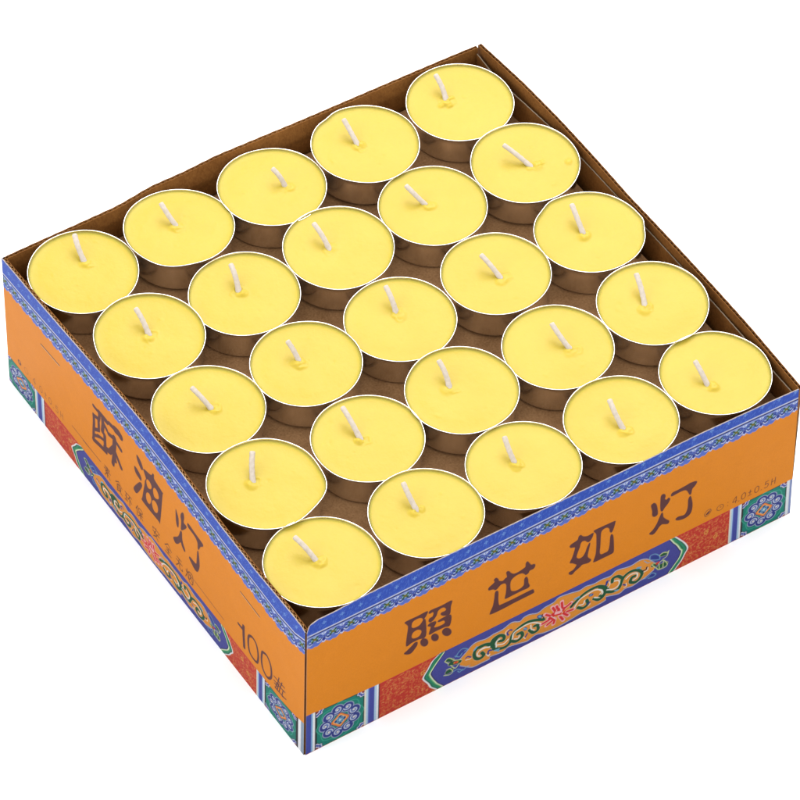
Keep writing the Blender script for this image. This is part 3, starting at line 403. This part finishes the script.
def art_left():
    A = Art(); border(A, 6.75, 1.2)
    medallion(A, -.6, 18.6); stripe(A, 18.6, 25.2); red_ground(A, 25.2, 52); red_ground(A, 138, 163.0)
    stripe(A, 163.0, 168.4); medallion(A, 168.4, 187.6)
    A.rect(187.6, 188.6, -62, -42.9, (28, 30, 40)); A.rect(188.6, 190.2, -62, -42.9, (238, 240, 244)); A.rect(190.2, 192.6, -62, -42.9, (140, 158, 180))
    cartouche(A, -1.4)
    A.rect(49, 141, -43.12, -42.9, (52, 58, 140))
    for q in DATA['LI']:
        A.poly(closed(q[0], 4), INK, [closed(h, 4) for h in q[1:]]); Q = closed(q[0], 4); A.stroke(np.vstack([Q, Q[:1]]), .3, INK, 1, False)
    for w, P in DATA['LS']: A.stroke(P, w, INK, 1, len(P) > 3)
    for P in DATA['slots']:
        A.stroke([(P[0][0], P[0][1] - .35), (P[1][0], P[1][1] - .35)], .3, (246, 196, 150), 1, False); A.stroke(P, .55, (70, 34, 18), 1, False)
    for i, (s, t) in enumerate(DATA['anch']['lchin']):
        t = -39.4; glyph(A, CH[i], s - 2.3, t - 2.1, 4.7, 4.8, .42, (104, 56, 34), 1.0)
    n = DATA['anch']['lnum']; s0, t0 = n[0]
    s, t = s0 + .3, -39.4; A.disc(s, t, 1.2, (126, 74, 46)); A.disc(s - .1, t + .15, .5, (214, 132, 60))
    s += 4.6; A.stroke([(s + 1.3 * math.cos(q), t + 1.3 * math.sin(q)) for q in np.linspace(0, 2 * np.pi, 17)], .22, (150, 90, 44), .9, False)
    for k, (ch, w) in enumerate(((':', 1), ('4', 2.1), ('.', 1), ('0', 2.1), ('+-', 2), ('0', 2.1), ('.', 1), ('5', 2.1), ('H', 2.1))):
        s += (3.1, 2.4, 2.3, 2.3, 3.1, 3.1, 2.3, 2.3, 3.3)[k]
        glyph(A, NUM[ch], s - w / 2, t - 1.4, w, 2.9, .30, (138, 80, 42), .9)
    return A

def interp(x, tab):
    return np.interp(x, [a for a, b in tab], [b for a, b in tab])

# ---------------------------------------------------------------- panels
W = 192.0
class MB:
    def __init__(self): self.v = []; self.f = []; self.m = []
    def add(self, verts, faces, mi=0):
        b = sum(len(x) for x in self.v); self.v.append(np.asarray(verts, float).reshape(-1, 3))
        f = np.asarray(faces, int) + b; self.f.append(f); self.m.append(np.full(len(f), mi))
    def sheet(self, G, mi=0, close=False):                 # G: (ny, nx, 3)
        ny, nx = G.shape[:2]; idx = np.arange(ny * nx).reshape(ny, nx)
        q = np.stack([idx[:-1, :-1], idx[:-1, 1:], idx[1:, 1:], idx[1:, :-1]], -1).reshape(-1, 4)
        self.add(G.reshape(-1, 3), q, mi)
        if close:
            q = np.stack([idx[:-1, -1], idx[:-1, 0], idx[1:, 0], idx[1:, -1]], -1)
            b = sum(len(x) for x in self.v[:-1]); self.f.append(q + b); self.m.append(np.full(len(q), mi))
    def build(self, name, mats, parent=None, smooth=True, org=(0, 0, 0)):
        v = np.concatenate(self.v); f = np.concatenate(self.f); mi = np.concatenate(self.m)
        v = v.copy(); v[:, 2] += Z0; v *= MM
        me = bpy.data.meshes.new(name)
        me.vertices.add(len(v)); me.vertices.foreach_set('co', v.astype(np.float32).ravel())
        me.loops.add(len(f) * 4); me.loops.foreach_set('vertex_index', f.astype(np.int32).ravel())
        me.polygons.add(len(f)); me.polygons.foreach_set('loop_start', np.arange(0, len(f) * 4, 4, dtype=np.int32))
        me.polygons.foreach_set('material_index', mi.astype(np.int32))
        me.polygons.foreach_set('use_smooth', np.full(len(f), smooth))
        me.update(calc_edges=True); me.validate()
        return link(name, me, mats, parent)

def wall(P, st, s, ttop, n0, n1, tbot, mb, mi_face, mi_edge, rows=6, flip=False):
    """a closed sheet of board between offsets n0 and n1 with its cut edges"""
    ys = np.linspace(0, 1, rows)
    def G(n): return np.stack([P(s, tbot + (ttop - tbot) * y, n) for y in ys])
    a, b = G(n0), G(n1)
    mb.sheet(a, mi_face); mb.sheet(b[:, ::-1], mi_face)
    mb.sheet(np.stack([a[-1], b[-1]]), mi_edge); mb.sheet(np.stack([b[0], a[0]]), mi_edge)
    mb.sheet(np.stack([a[:, -1], b[:, -1]]), mi_edge); mb.sheet(np.stack([b[:, 0], a[:, 0]]), mi_edge)

def bil(Q, inward):
    Q = np.array(Q, float); inward = np.array(inward, float)
    def P(s, t, n):
        a = (np.asarray(s) / W)[..., None]; t = np.broadcast_to(np.asarray(t, float), np.shape(s)); b = (1 + t / HB)[..., None]
        return (1 - b) * ((1 - a) * Q[0] + a * Q[1]) + b * ((1 - a) * Q[2] + a * Q[3]) + np.asarray(n)[..., None] * inward
    return P

def printed(name, Q, inward, fold, band, top, art, label, parent, soft=0.0):
    P = bil(Q, inward); mb = MB()
    ns, nt_ = 961, 351
    if inward[1] > .5: top = [(a, b - .45) for a, b in top]
    s = np.linspace(0, W, ns); tt = interp(s, top)
    tt = tt + 0.10 * np.sin(s * 1.7) * np.sin(s * .31) + 0.06 * np.sin(s * 4.3 + 1)
    y = np.linspace(0, 1, nt_)[:, None]
    T = -HB + (tt[None] + HB) * y; S = np.broadcast_to(s, T.shape)
    G = P(S, T, np.zeros_like(T))
    mb.sheet(G, 0)
    # print coordinate of each vertex
    f, b = interp(s, fold)[None], interp(s, band)[None]
    TP = np.where(T < b, -61.8 + (T + 61.8) * (18.8) / (b + 61.8), np.where(T < f, -43 + (T - b) * 41.5 / (f - b), -1.5 + (T - f)))
    im = art.im
    def samp(X, Y):
        fx = np.clip((X - S0) / PX - .5, 0, NW - 1.001); fy = np.clip((Y - T0) / PX - .5, 0, NH - 1.001)
        ix, iy = fx.astype(int), fy.astype(int); dx, dy = (fx - ix)[..., None], (fy - iy)[..., None]
        return im[iy, ix] * (1 - dx) * (1 - dy) + im[iy, ix + 1] * dx * (1 - dy) + im[iy + 1, ix] * (1 - dx) * dy + im[iy + 1, ix + 1] * dx * dy
    C = (samp(S - .05, TP - .05) + samp(S + .05, TP - .05) + samp(S - .05, TP + .05) + samp(S + .05, TP + .05)) / 4
    C = C * K
    # scuffed paper edges: pale where the ink has worn off
    wear = np.clip(1 - (tt[None] - T) / .28, 0, 1) * .75
    wear = np.maximum(wear, np.clip(1 - (S if inward[1] > .5 else W - S) / .2, 0, 1) * .25)
    C = C * (1 - wear[..., None]) + np.array([.46, .44, .45]) * wear[..., None]
    sc = np.linspace(0, W, 241); tc = interp(sc, top)
    Pn = lambda n: np.full(len(sc), n)
    # paper back + cut edge of the outer liner
    y2 = np.linspace(0, 1, 5)[:, None]
    def sheet(n, dt=0., tb=-HB):
        T2 = tb + (tc[None] + dt - tb) * y2; return P(np.broadcast_to(sc, T2.shape), T2, np.full(T2.shape, n))
    back = sheet(.26, -.02); mb.sheet(back[:, ::-1], 1)
    mb.sheet(np.stack([P(sc, tc, Pn(0.0)), P(sc, tc, Pn(.26))]), 2)
    # inner liner
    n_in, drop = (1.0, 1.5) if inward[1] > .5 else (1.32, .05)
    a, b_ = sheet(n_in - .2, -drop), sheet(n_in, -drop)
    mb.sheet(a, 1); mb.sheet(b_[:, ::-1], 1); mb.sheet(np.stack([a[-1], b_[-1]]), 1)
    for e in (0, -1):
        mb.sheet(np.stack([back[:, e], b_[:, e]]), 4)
    mb.sheet(np.stack([sheet(0.)[0], b_[0]]), 1)
    # corrugated core, seen along the open top edge
    sf = np.linspace(.6, W - .6, 1300); tf = interp(sf, top) - (.08 if drop < 1 else .9)
    nf = .67 + (.31 if drop < 1 else .16) * np.sin(sf * 2 * np.pi / 2.1)
    yy = np.linspace(0, 1, 3)[:, None]; T3 = tf[None] - 6 * (1 - yy)
    g2 = [P(np.broadcast_to(sf, T3.shape), T3, np.broadcast_to(nf + d, T3.shape)) for d in ((-.09, .09) if drop < 1 else (-.07, .02))]
    mb.sheet(g2[0], 3); mb.sheet(g2[1][:, ::-1], 3); mb.sheet(np.stack([g2[0][-1], g2[1][-1]]), 3)
    o = mb.build(name, [M_PRINT, M_KRAFT, M_EDGE, M_FLUTE, M_SEAM], parent)
    me = o.data; at = me.color_attributes.new('ink', 'FLOAT_COLOR', 'POINT')
    full = np.ones((len(me.vertices), 4), np.float32); full[:, :3] = .3
    full[:ns * nt_, :3] = C.reshape(-1, 3)
    at.data.foreach_set('color', full.ravel())
    o['label'] = label
    return o

BOX = empty('cardboard_box', V(73, 75, -HB))
tag(BOX, 'open orange cardboard box with blue scalloped border and dark Chinese lettering', 'box')
DATA['F'][0][0] -= .12; DATA['F'][2][0] -= .2
printed('printed_panel', DATA['F'], (0, 1, 0), DATA['ff'], DATA['fbd'], DATA['ft'], art_front(), 'orange printed panel reading 照世如灯 on the right-hand side', BOX)
printed('printed_panel', DATA['L'], (1, 0, 0), DATA['lf'], DATA['lbd'], DATA['lt'], art_left(), 'orange printed panel reading 酥油灯 and 100盏 on the left-hand side', BOX)

# plain back walls: (a) behind the leftmost-to-top corner, (b) behind the top-to-right corner
BLT = [(0.0, .2), (26.1, .1), (44, .2), (49.5, .9), (58.2, 2.3), (71.5, 2.2), (84.5, 3.0), (101.5, 2.4), (116.6, 1.8), (137.0, 1.3), (164.8, .7), (189.6, .1)]
BRT = [(0, .2), (10, .8), (24.8, 1.5), (46.6, 1.2), (66, .1), (87.5, -1.2), (106.5, -.9), (131.7, -.4), (160.5, .25), (189.5, 0.0)]
BRI = [(0, -2.0), (10.7, -3.2), (18.2, -3.0), (30.1, -2.5), (47.4, -2.7), (75, -3.6), (95.8, -4.2), (136.9, -3.8), (158.8, -2.6), (187.2, -2.9)]
def smooth_tab(tab, s):
    v = interp(s, tab); k = np.ones(9) / 9; return np.convolve(np.pad(v, 4, 'edge'), k, 'valid')
sb = np.linspace(0, 190, 300)
LA, LB_ = 190.6, 190.0
def P_bl(s, t, n):      # runs along +x at y = 170; n points into the box (-y); lip above the score line leans out
    s = np.asarray(s, float); t = np.broadcast_to(np.asarray(t, float), s.shape)
    lean = np.clip(t + 5.2, 0, None) * .40 * np.sin(np.pi * np.clip(s / 190, 0, 1)) ** .5
    return np.stack([-21.6 + s * (189.3 / 190), 170.3 + .7 * s / 190 + lean - n, t], -1)
def P_br(s, t, n):      # runs along -y at x = 169; n points into the box (-x)
    s = np.asarray(s, float); t = np.broadcast_to(np.asarray(t, float), s.shape)
    b = 2.6 * np.sin(np.pi * np.clip(s / 190, 0, 1)) * np.clip(1 + t / HB, 0, 1) ** 1.5
    return np.stack([169.75 + b - n, 170.9 - s * (191.2 / 190), t], -1)

def back_panel(name, P, top, label, ridge=None):
    mb = MB(); tt = smooth_tab(top, sb) + .05 * np.sin(sb * 1.3) + (np.where(sb > -1, -.37 * (smooth_tab(top, sb) + 5.2) * np.sin(np.pi * np.clip(sb / 190, 0, 1)) ** .5, 0) * .75 if P is P_bl else 0)
    for n0, n1 in ((0, .24), (1.06, 1.3)):
        rows = np.array([-HB, -40, -20, -9, -6, -5.2, -4.6, -3])
        g = lambda n: np.stack([P(sb, np.full(len(sb), r), np.full(len(sb), n)) for r in rows] + [P(sb, -3 + (tt + 3) * y, np.full(len(sb), n)) for y in (.5, 1.)])
        a, b = g(n0), g(n1)
        mb.sheet(a[:, ::-1], 0); mb.sheet(b, 0); mb.sheet(np.stack([a[-1], b[-1]]), 0)
        for e in (0, -1): mb.sheet(np.stack([a[:, e], b[:, e]]), 0)
    sf = np.linspace(.4, 189.6, 1300); tf = np.interp(sf, sb, tt) - .12; nf = .65 + .36 * np.sin(sf * 2 * np.pi / 1.95)
    mb.sheet(np.stack([P(sf, tf - 5, nf), P(sf, tf, nf)]), 2)
    e = np.array([0., .4, 1.3])
    for s_ in (0., 190.):
        mb.sheet(np.stack([P(np.full(3, s_), np.full(3, -HB), e), P(np.full(3, s_), np.full(3, float(np.interp(s_, sb, tt)) - .1), e)]), 0)
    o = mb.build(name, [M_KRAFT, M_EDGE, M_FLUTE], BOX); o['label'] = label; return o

back_panel('side_panel', P_bl, BLT, 'plain brown wall with a wavy top edge behind the candles')
bp = back_panel('side_panel', P_br, BRT, 'plain brown double wall on the far right')
def flap(name, P, s0, s1, top, n0, depth, parent, wob):
    mb = MB(); s = np.linspace(s0, s1, 200); tt = interp(s, top) + .06 * np.sin(s * 2.1)
    nn = n0 + wob(s)
    def g(dn): return np.stack([P(s, tt - depth * y, nn + dn - .5 * y) for y in (1, .6, .3, .1, 0)])
    a, b = g(0.), g(.4)
    mb.sheet(a[:, ::-1], 0); mb.sheet(b, 0); mb.sheet(np.stack([a[-1], b[-1]]), 1)
    for e in (0, -1): mb.sheet(np.stack([a[:, e], b[:, e]]), 0)
    return mb.build(name, [M_KRAFT, M_FEDGE], parent)
flap('inner_flap', P_br, 1.5, 188.2, BRI, 1.75, 50, bp, lambda s: 1.5 * np.exp(-((s - 22) / 24) ** 2) + .9 * np.exp(-((s - 165) / 26) ** 2))
# bottom board
mb = MB()
for z0, z1 in ((-HB + .3, -HB + 1.6),):
    xs = np.array([-21.2, 167.4]); ys = np.array([-19.6, 168.9])
    lo = np.array([[(x, y, z0) for x in xs] for y in ys]); hi = np.array([[(x, y, z1) for x in xs] for y in ys])
    mb.sheet(lo[:, ::-1]); mb.sheet(hi)
    for a in (0, -1):
        mb.sheet(np.stack([lo[a], hi[a]])); mb.sheet(np.stack([lo[:, a], hi[:, a]]))
mb.build('bottom_panel', [M_KRAFT], BOX, False)

# ---------------------------------------------------------------- divider sheet the top layer stands on
ZD = -12.9
mb = MB(); nx = 90
X, Y = np.meshgrid(np.linspace(-20.9, 167.2, nx), np.linspace(-19.3, 168.6, nx))
wv = .18 * np.sin(X * .09) * np.sin(Y * .07 + 1) - .12
hi = np.stack([X, Y, ZD + wv], -1); lo = np.stack([X, Y, ZD + wv - 1.2], -1)
mb.sheet(hi); mb.sheet(lo[:, ::-1])
for a in (0, -1): mb.sheet(np.stack([lo[a], hi[a]])); mb.sheet(np.stack([lo[:, a], hi[:, a]]))
dv = mb.build('cardboard_divider', [M_FLOORK])
tag(dv, 'flat brown cardboard sheet under the tealights, seen in the gaps between them', 'divider')

# ---------------------------------------------------------------- tealight candles
DENT = {(1, 0): [(-.62, .34, .85), (-1.15, .35, -.45), (-.15, .35, -.4)], (2, 4): [(1.75, .12, .3), (2.05, .14, -.25), (-.25, .12, .35), (-.5, .15, -.2)], (4, 3): [(1.85, .16, -.55), (1.5, .2, .15)],
        (4, 1): [(-2.4, .35, .4), (-1.9, .3, -.3)], (3, 4): [(1.9, .4, .3)], (0, 0): [(-2.6, .5, .25)], (0, 3): [(.2, .4, -.3)], (3, 0): [(2.8, .3, -.3)], (1, 2): [(2.2, .3, -.25)], (2, 2): [(.4, .3, -.25)]}
ROW = ['first row from 照世如灯 panel', 'second row from 照世如灯 panel', 'third row from 照世如灯 panel', 'fourth row from 照世如灯 panel', 'fifth row from 照世如灯 panel']
PL = ['leftmost', 'second from left', 'third from left', 'fourth from left', 'rightmost']
LOOK = {(0, 0): 'tealight, slanting wick in round wax puddle', (0, 1): 'tealight, leaning wick with small wax lump', (0, 2): 'tealight, upright wick over lumpy wax', (0, 3): 'tealight, straight wick with curved wax mark',
        (0, 4): 'yellow tealight with slightly tilted wick', (1, 0): 'tealight, upright wick, rim pinched on right', (1, 1): 'tealight, long wick over ring in wax', (1, 2): 'tealight, short wick, faintly specked wax',
        (1, 3): 'smooth yellow tealight with slanting wick', (1, 4): 'tealight with long nearly upright wick', (2, 0): 'tealight, short slanting wick, smooth wax', (2, 1): 'tealight, thick wick on square wax lump', (2, 2): 'tealight, short white wick, smooth wax',
        (2, 3): 'tealight, long wick lying diagonally', (2, 4): 'tealight with small kinks in rim', (3, 0): 'smooth tealight with leaning wick', (3, 1): 'yellow tealight with short upright wick', (3, 2): 'tealight, leaning wick beside wax drip',
        (3, 3): 'tealight with flat slanting wick', (3, 4): 'tealight, wick lying over, chipped wax edge', (4, 0): 'yellow tealight with off-centre upright wick', (4, 1): 'tealight, slanting wick, slightly squashed rim', (4, 2): 'tealight with very short wick',
        (4, 3): 'tealight with notch in far rim', (4, 4): 'tealight, broken wax chips round wick'}
NA = 120
view_dir = np.array([DATA['cam']['C'][0], DATA['cam']['C'][1]]); view_dir = -view_dir / np.linalg.norm(view_dir)

def candle(i, j, cx, cy, R, tilt, bx, by, tx, ty):
    r_ = np.random.default_rng(100 + i * 5 + j)
    dz = .30 if (i + j) % 2 else -.30
    root = empty('tealight_candle', V(cx, cy, -12.4))
    tag(root, LOOK[(i, j)] + ', ' + ROW[i] + ', ' + PL[j], 'candle', 'yellow tealights packed in the open box')
    th = np.linspace(0, 2 * np.pi, NA, endpoint=False)
    dr = np.zeros(NA)
    for a, w, amp in DENT.get((i, j), []):
        d = (th - a + np.pi) % (2 * np.pi) - np.pi; dr += amp * np.exp(-(d / w) ** 2)
    dr += .10 * np.sin(2 * th + r_.uniform(0, 6)) + .05 * np.sin(3 * th + r_.uniform(0, 6)) + .03 * np.sin(7 * th + r_.uniform(0, 6))
    rimz = .10 * np.sin(2 * th + r_.uniform(0, 6)) + .06 * np.sin(5 * th + r_.uniform(0, 6))
    tl = tilt * .55
    ux, uy = view_dir
    def pt(rad, z, k, a=th, d=dr, rz=rimz):               # k: how much of the rim deformation applies
        rr = rad + d * k; x, y = rr * np.cos(a), rr * np.sin(a)
        return np.stack([cx + x, cy + y, z + dz + k * rz + k * tl * (x * ux + y * uy)], -1)
    # --- metal cup
    mb = MB(); prof = []
    b = R * .935
    for rad, z, k in ((0.02, -12.1, 0), (b - 2.4, -12.1, 0), (b - 2.0, -12.45, 0), (b - .9, -12.5, 0), (b - .25, -12.2, .1), (b, -11.6, .15), (b + .03, -11.0, .2), (b + .12, -7, .4), (b + .22, -3, .75), (b + .3, -1.3, .9), (R - .50, -.85, 1), (R - .10, -.42, 1)):
        prof.append((rad, z, k))
    for a in np.linspace(-.6, math.pi + .3, 9): prof.append((R - .13 + .13 * math.cos(a), -.13 + .13 * math.sin(a), 1))
    prof += [(R - .29, -.33, 1), (R - .50, -.75, 1), (R - 1.15, -1.5, .9), (R - 1.25, -2.6, .8)]
    mb.sheet(np.stack([pt(*q) for q in prof]), 0, True)
    mb.build('metal_cup', [M_ALU], root)
    # --- wax: shallow pool climbing the wall, with the lump left where the wick was set
    nr = 62; u = np.linspace(0, 1, nr); g = [] 
    lump = [(r_.uniform(-1.4, 1.4), r_.uniform(-1.3, 1.0), r_.uniform(1.1, 2.1), r_.uniform(.16, .42)) for _ in range(3)]
    ring = r_.uniform(1.5, 2.7); ringh = r_.uniform(.12, .30); rx, ry = bx + r_.uniform(-.5, .9), by + r_.uniform(-.9, .4)
    pits = [(r_.uniform(-14, 14), r_.uniform(-14, 14), r_.uniform(.3, .8), r_.uniform(-.14, .16)) for _ in range(10)] + [(r_.uniform(-12, 12), r_.uniform(-12, 12), r_.uniform(2.5, 5), r_.uniform(-.14, .14)) for _ in range(4)]
    cr = R - .32; ang0 = r_.uniform(0, 6.28)
    for q in u:
        rr = (cr + dr * q) * q + .02
        x, y = rr * np.cos(th), rr * np.sin(th)
        e = (1 - q) * cr
        z = -.86 + .54 * np.exp(-e / .7) - .05 * np.cos(e * .35) - .07 * np.exp(-((e - 3.2) / 2.4) ** 2) + .06 * np.sin(.21 * x + ang0) * np.sin(.17 * y + 1)
        d0 = np.hypot(x - rx, y - ry); an = np.arctan2(y - ry, x - rx)
        z = z + ringh * np.exp(-((d0 - ring * (1 + .18 * np.sin(2 * an + ang0) + .1 * np.sin(5 * an))) / .5) ** 2) * (.55 + .45 * np.sin(an + ang0))
        for lx, ly, ls, lh in lump: z = z + lh * np.exp(-(((x - bx - lx) ** 2 + (y - by - ly) ** 2) / ls ** 2) ** 2)
        z = z - .35 * np.exp(-((x - bx) ** 2 + (y - by) ** 2) / .7)
        for px_, py_, ps, ph in pits: z = z + ph * np.exp(-((x - px_) ** 2 + (y - py_) ** 2) / ps ** 2)
        if (i, j) == (4, 4):
            for px_, py_, sx, sy in ((bx - 2.2, by - .6, 1.5, .8), (bx + 1.6, by + .8, 1.6, .7), (bx - .4, by - 2.0, 1.0, .9)):
                z = z + .55 * np.exp(-(((x - px_) / sx) ** 4 + ((y - py_) / sy) ** 4))
        if (i, j) == (3, 4):
            z = z + .5 * np.exp(-(((x - 13.2) / 1.1) ** 4 + ((y + 7) / 1.0) ** 4)) + .3 * np.exp(-(((x - 2.6 - bx) / 2.2) ** 4 + ((y + .2 - by) / .9) ** 4))
        if (i, j) == (2, 1):
            z = z + .4 * np.exp(-(((x - bx + .3) / 1.9) ** 6 + ((y - by - .8) / 1.6) ** 6))
        z = z + (rimz + tl * (x * ux + y * uy)) * q + dz
        g.append(np.stack([cx + x, cy + y, z], -1))
    rr = cr + dr - 1.0; sk = g[-1].copy(); sk[:, 0] = cx + rr * np.cos(th); sk[:, 1] = cy + rr * np.sin(th); sk[:, 2] -= .75; g.append(sk)
    mb = MB(); mb.sheet(np.stack(g), 0, True)
    mb.build('wax', [M_WAX], root)
    # --- wick
    zb = -1.6 + dz; zt = 4.2 + dz
    p0 = np.array([cx + bx, cy + by, zb]); p3 = np.array([cx + tx, cy + ty, zt])
    bow = np.array([r_.uniform(-.5, .5), r_.uniform(-.3, .3), r_.uniform(.2, .9)])
    n = 16; P = []
    for q in np.linspace(0, 1, n): P.append(p0 * (1 - q) + p3 * q + bow * math.sin(math.pi * q) )
    P = np.array(P); T = np.gradient(P, axis=0); T /= np.linalg.norm(T, axis=1)[:, None]
    rings = []; m = 12; tw = r_.uniform(0, 3)
    for q, (c_, t_) in enumerate(zip(P, T)):
        a1 = np.cross(t_, (0, 0, 1)); a1 /= np.linalg.norm(a1); a2 = np.cross(t_, a1)
        f = q / (n - 1); base = .93 + .22 * math.exp(-(f / .16) ** 2)
        w1 = base * (1 + .06 * math.sin(q * 2.3 + tw)); w2 = base * .72
        a = np.linspace(0, 2 * np.pi, m, endpoint=False)
        rings.append(c_ + w1 * np.cos(a)[:, None] * a1 + w2 * np.sin(a)[:, None] * a2)
    tip = P[-1] + T[-1] * .22
    rings.append(tip + (rings[-1] - P[-1]) * .72); rings.append(tip + T[-1] * .08 + (rings[-2] - P[-1]) * .05)
    mb = MB(); mb.sheet(np.stack(rings), 0, True)
    mb.build('wick', [M_WICK], root)

for c_ in DATA['cand']:
    if c_[0] == 0: c_[3] += .3
    candle(*c_)

# ---------------------------------------------------------------- white table
m, nt, bs = newmat('white_table')
n = obj_noise(nt, 12, 3); r = ramp(nt, (.885, .885, .885), (.90, .90, .90))
nt.links.new(n.outputs['Fac'], r.inputs['Fac']); nt.links.new(r.outputs['Color'], bs.inputs['Base Color'])
bs.inputs['Roughness'].default_value = 1.0; bs.inputs['Specular IOR Level'].default_value = 0.0
me = bpy.data.meshes.new('floor')
e = 3.0
me.from_pydata([(-e, -e, 0), (e, -e, 0), (e, e, 0), (-e, e, 0)], [], [(0, 1, 2, 3)])
tag(link('floor', me, [m]), kind='structure')

# ---------------------------------------------------------------- light
w = bpy.data.worlds.new('World'); scene.world = w; w.use_nodes = True
bg = w.node_tree.nodes['Background']; bg.inputs['Color'].default_value = (1.0, 1.0, 1.0, 1); bg.inputs['Strength'].default_value = 1.72

def area(name, loc, target, size, power, colr=(1, 1, 1)):
    L = bpy.data.lights.new(name, 'AREA'); L.shape = 'SQUARE'; L.size = size; L.energy = power; L.color = colr
    o = bpy.data.objects.new(name, L); col.objects.link(o); o.location = loc
    o.rotation_euler = (Vector(target) - Vector(loc)).to_track_quat('-Z', 'Y').to_euler()
    return o
ctr = (.075, .075, .05)
area('key_softbox', (.65, .75, 1.15), ctr, .85, 19, (1, .985, .965))
area('fill_softbox', (-1.2, -.05, .75), ctr, .7, 5.5, (1, .99, .98))

# ---------------------------------------------------------------- camera
c = DATA['cam']
cam = bpy.data.cameras.new('camera'); co = bpy.data.objects.new('camera', cam); col.objects.link(co)
r_, u_, f_ = Vector(c['r']), Vector(c['u']), Vector(c['fw'])
co.matrix_world = Matrix(((r_.x, u_.x, -f_.x, c['C'][0] * MM), (r_.y, u_.y, -f_.y, c['C'][1] * MM), (r_.z, u_.z, -f_.z, (c['C'][2] + Z0) * MM), (0, 0, 0, 1)))
cam.sensor_width = 36; cam.lens = c['f'] / 800 * 36; cam.clip_start = .05; cam.clip_end = 50
scene.camera = co
scene.view_settings.view_transform = 'Standard'; scene.view_settings.look = 'None'
scene.view_settings.exposure = 0; scene.view_settings.gamma = 1
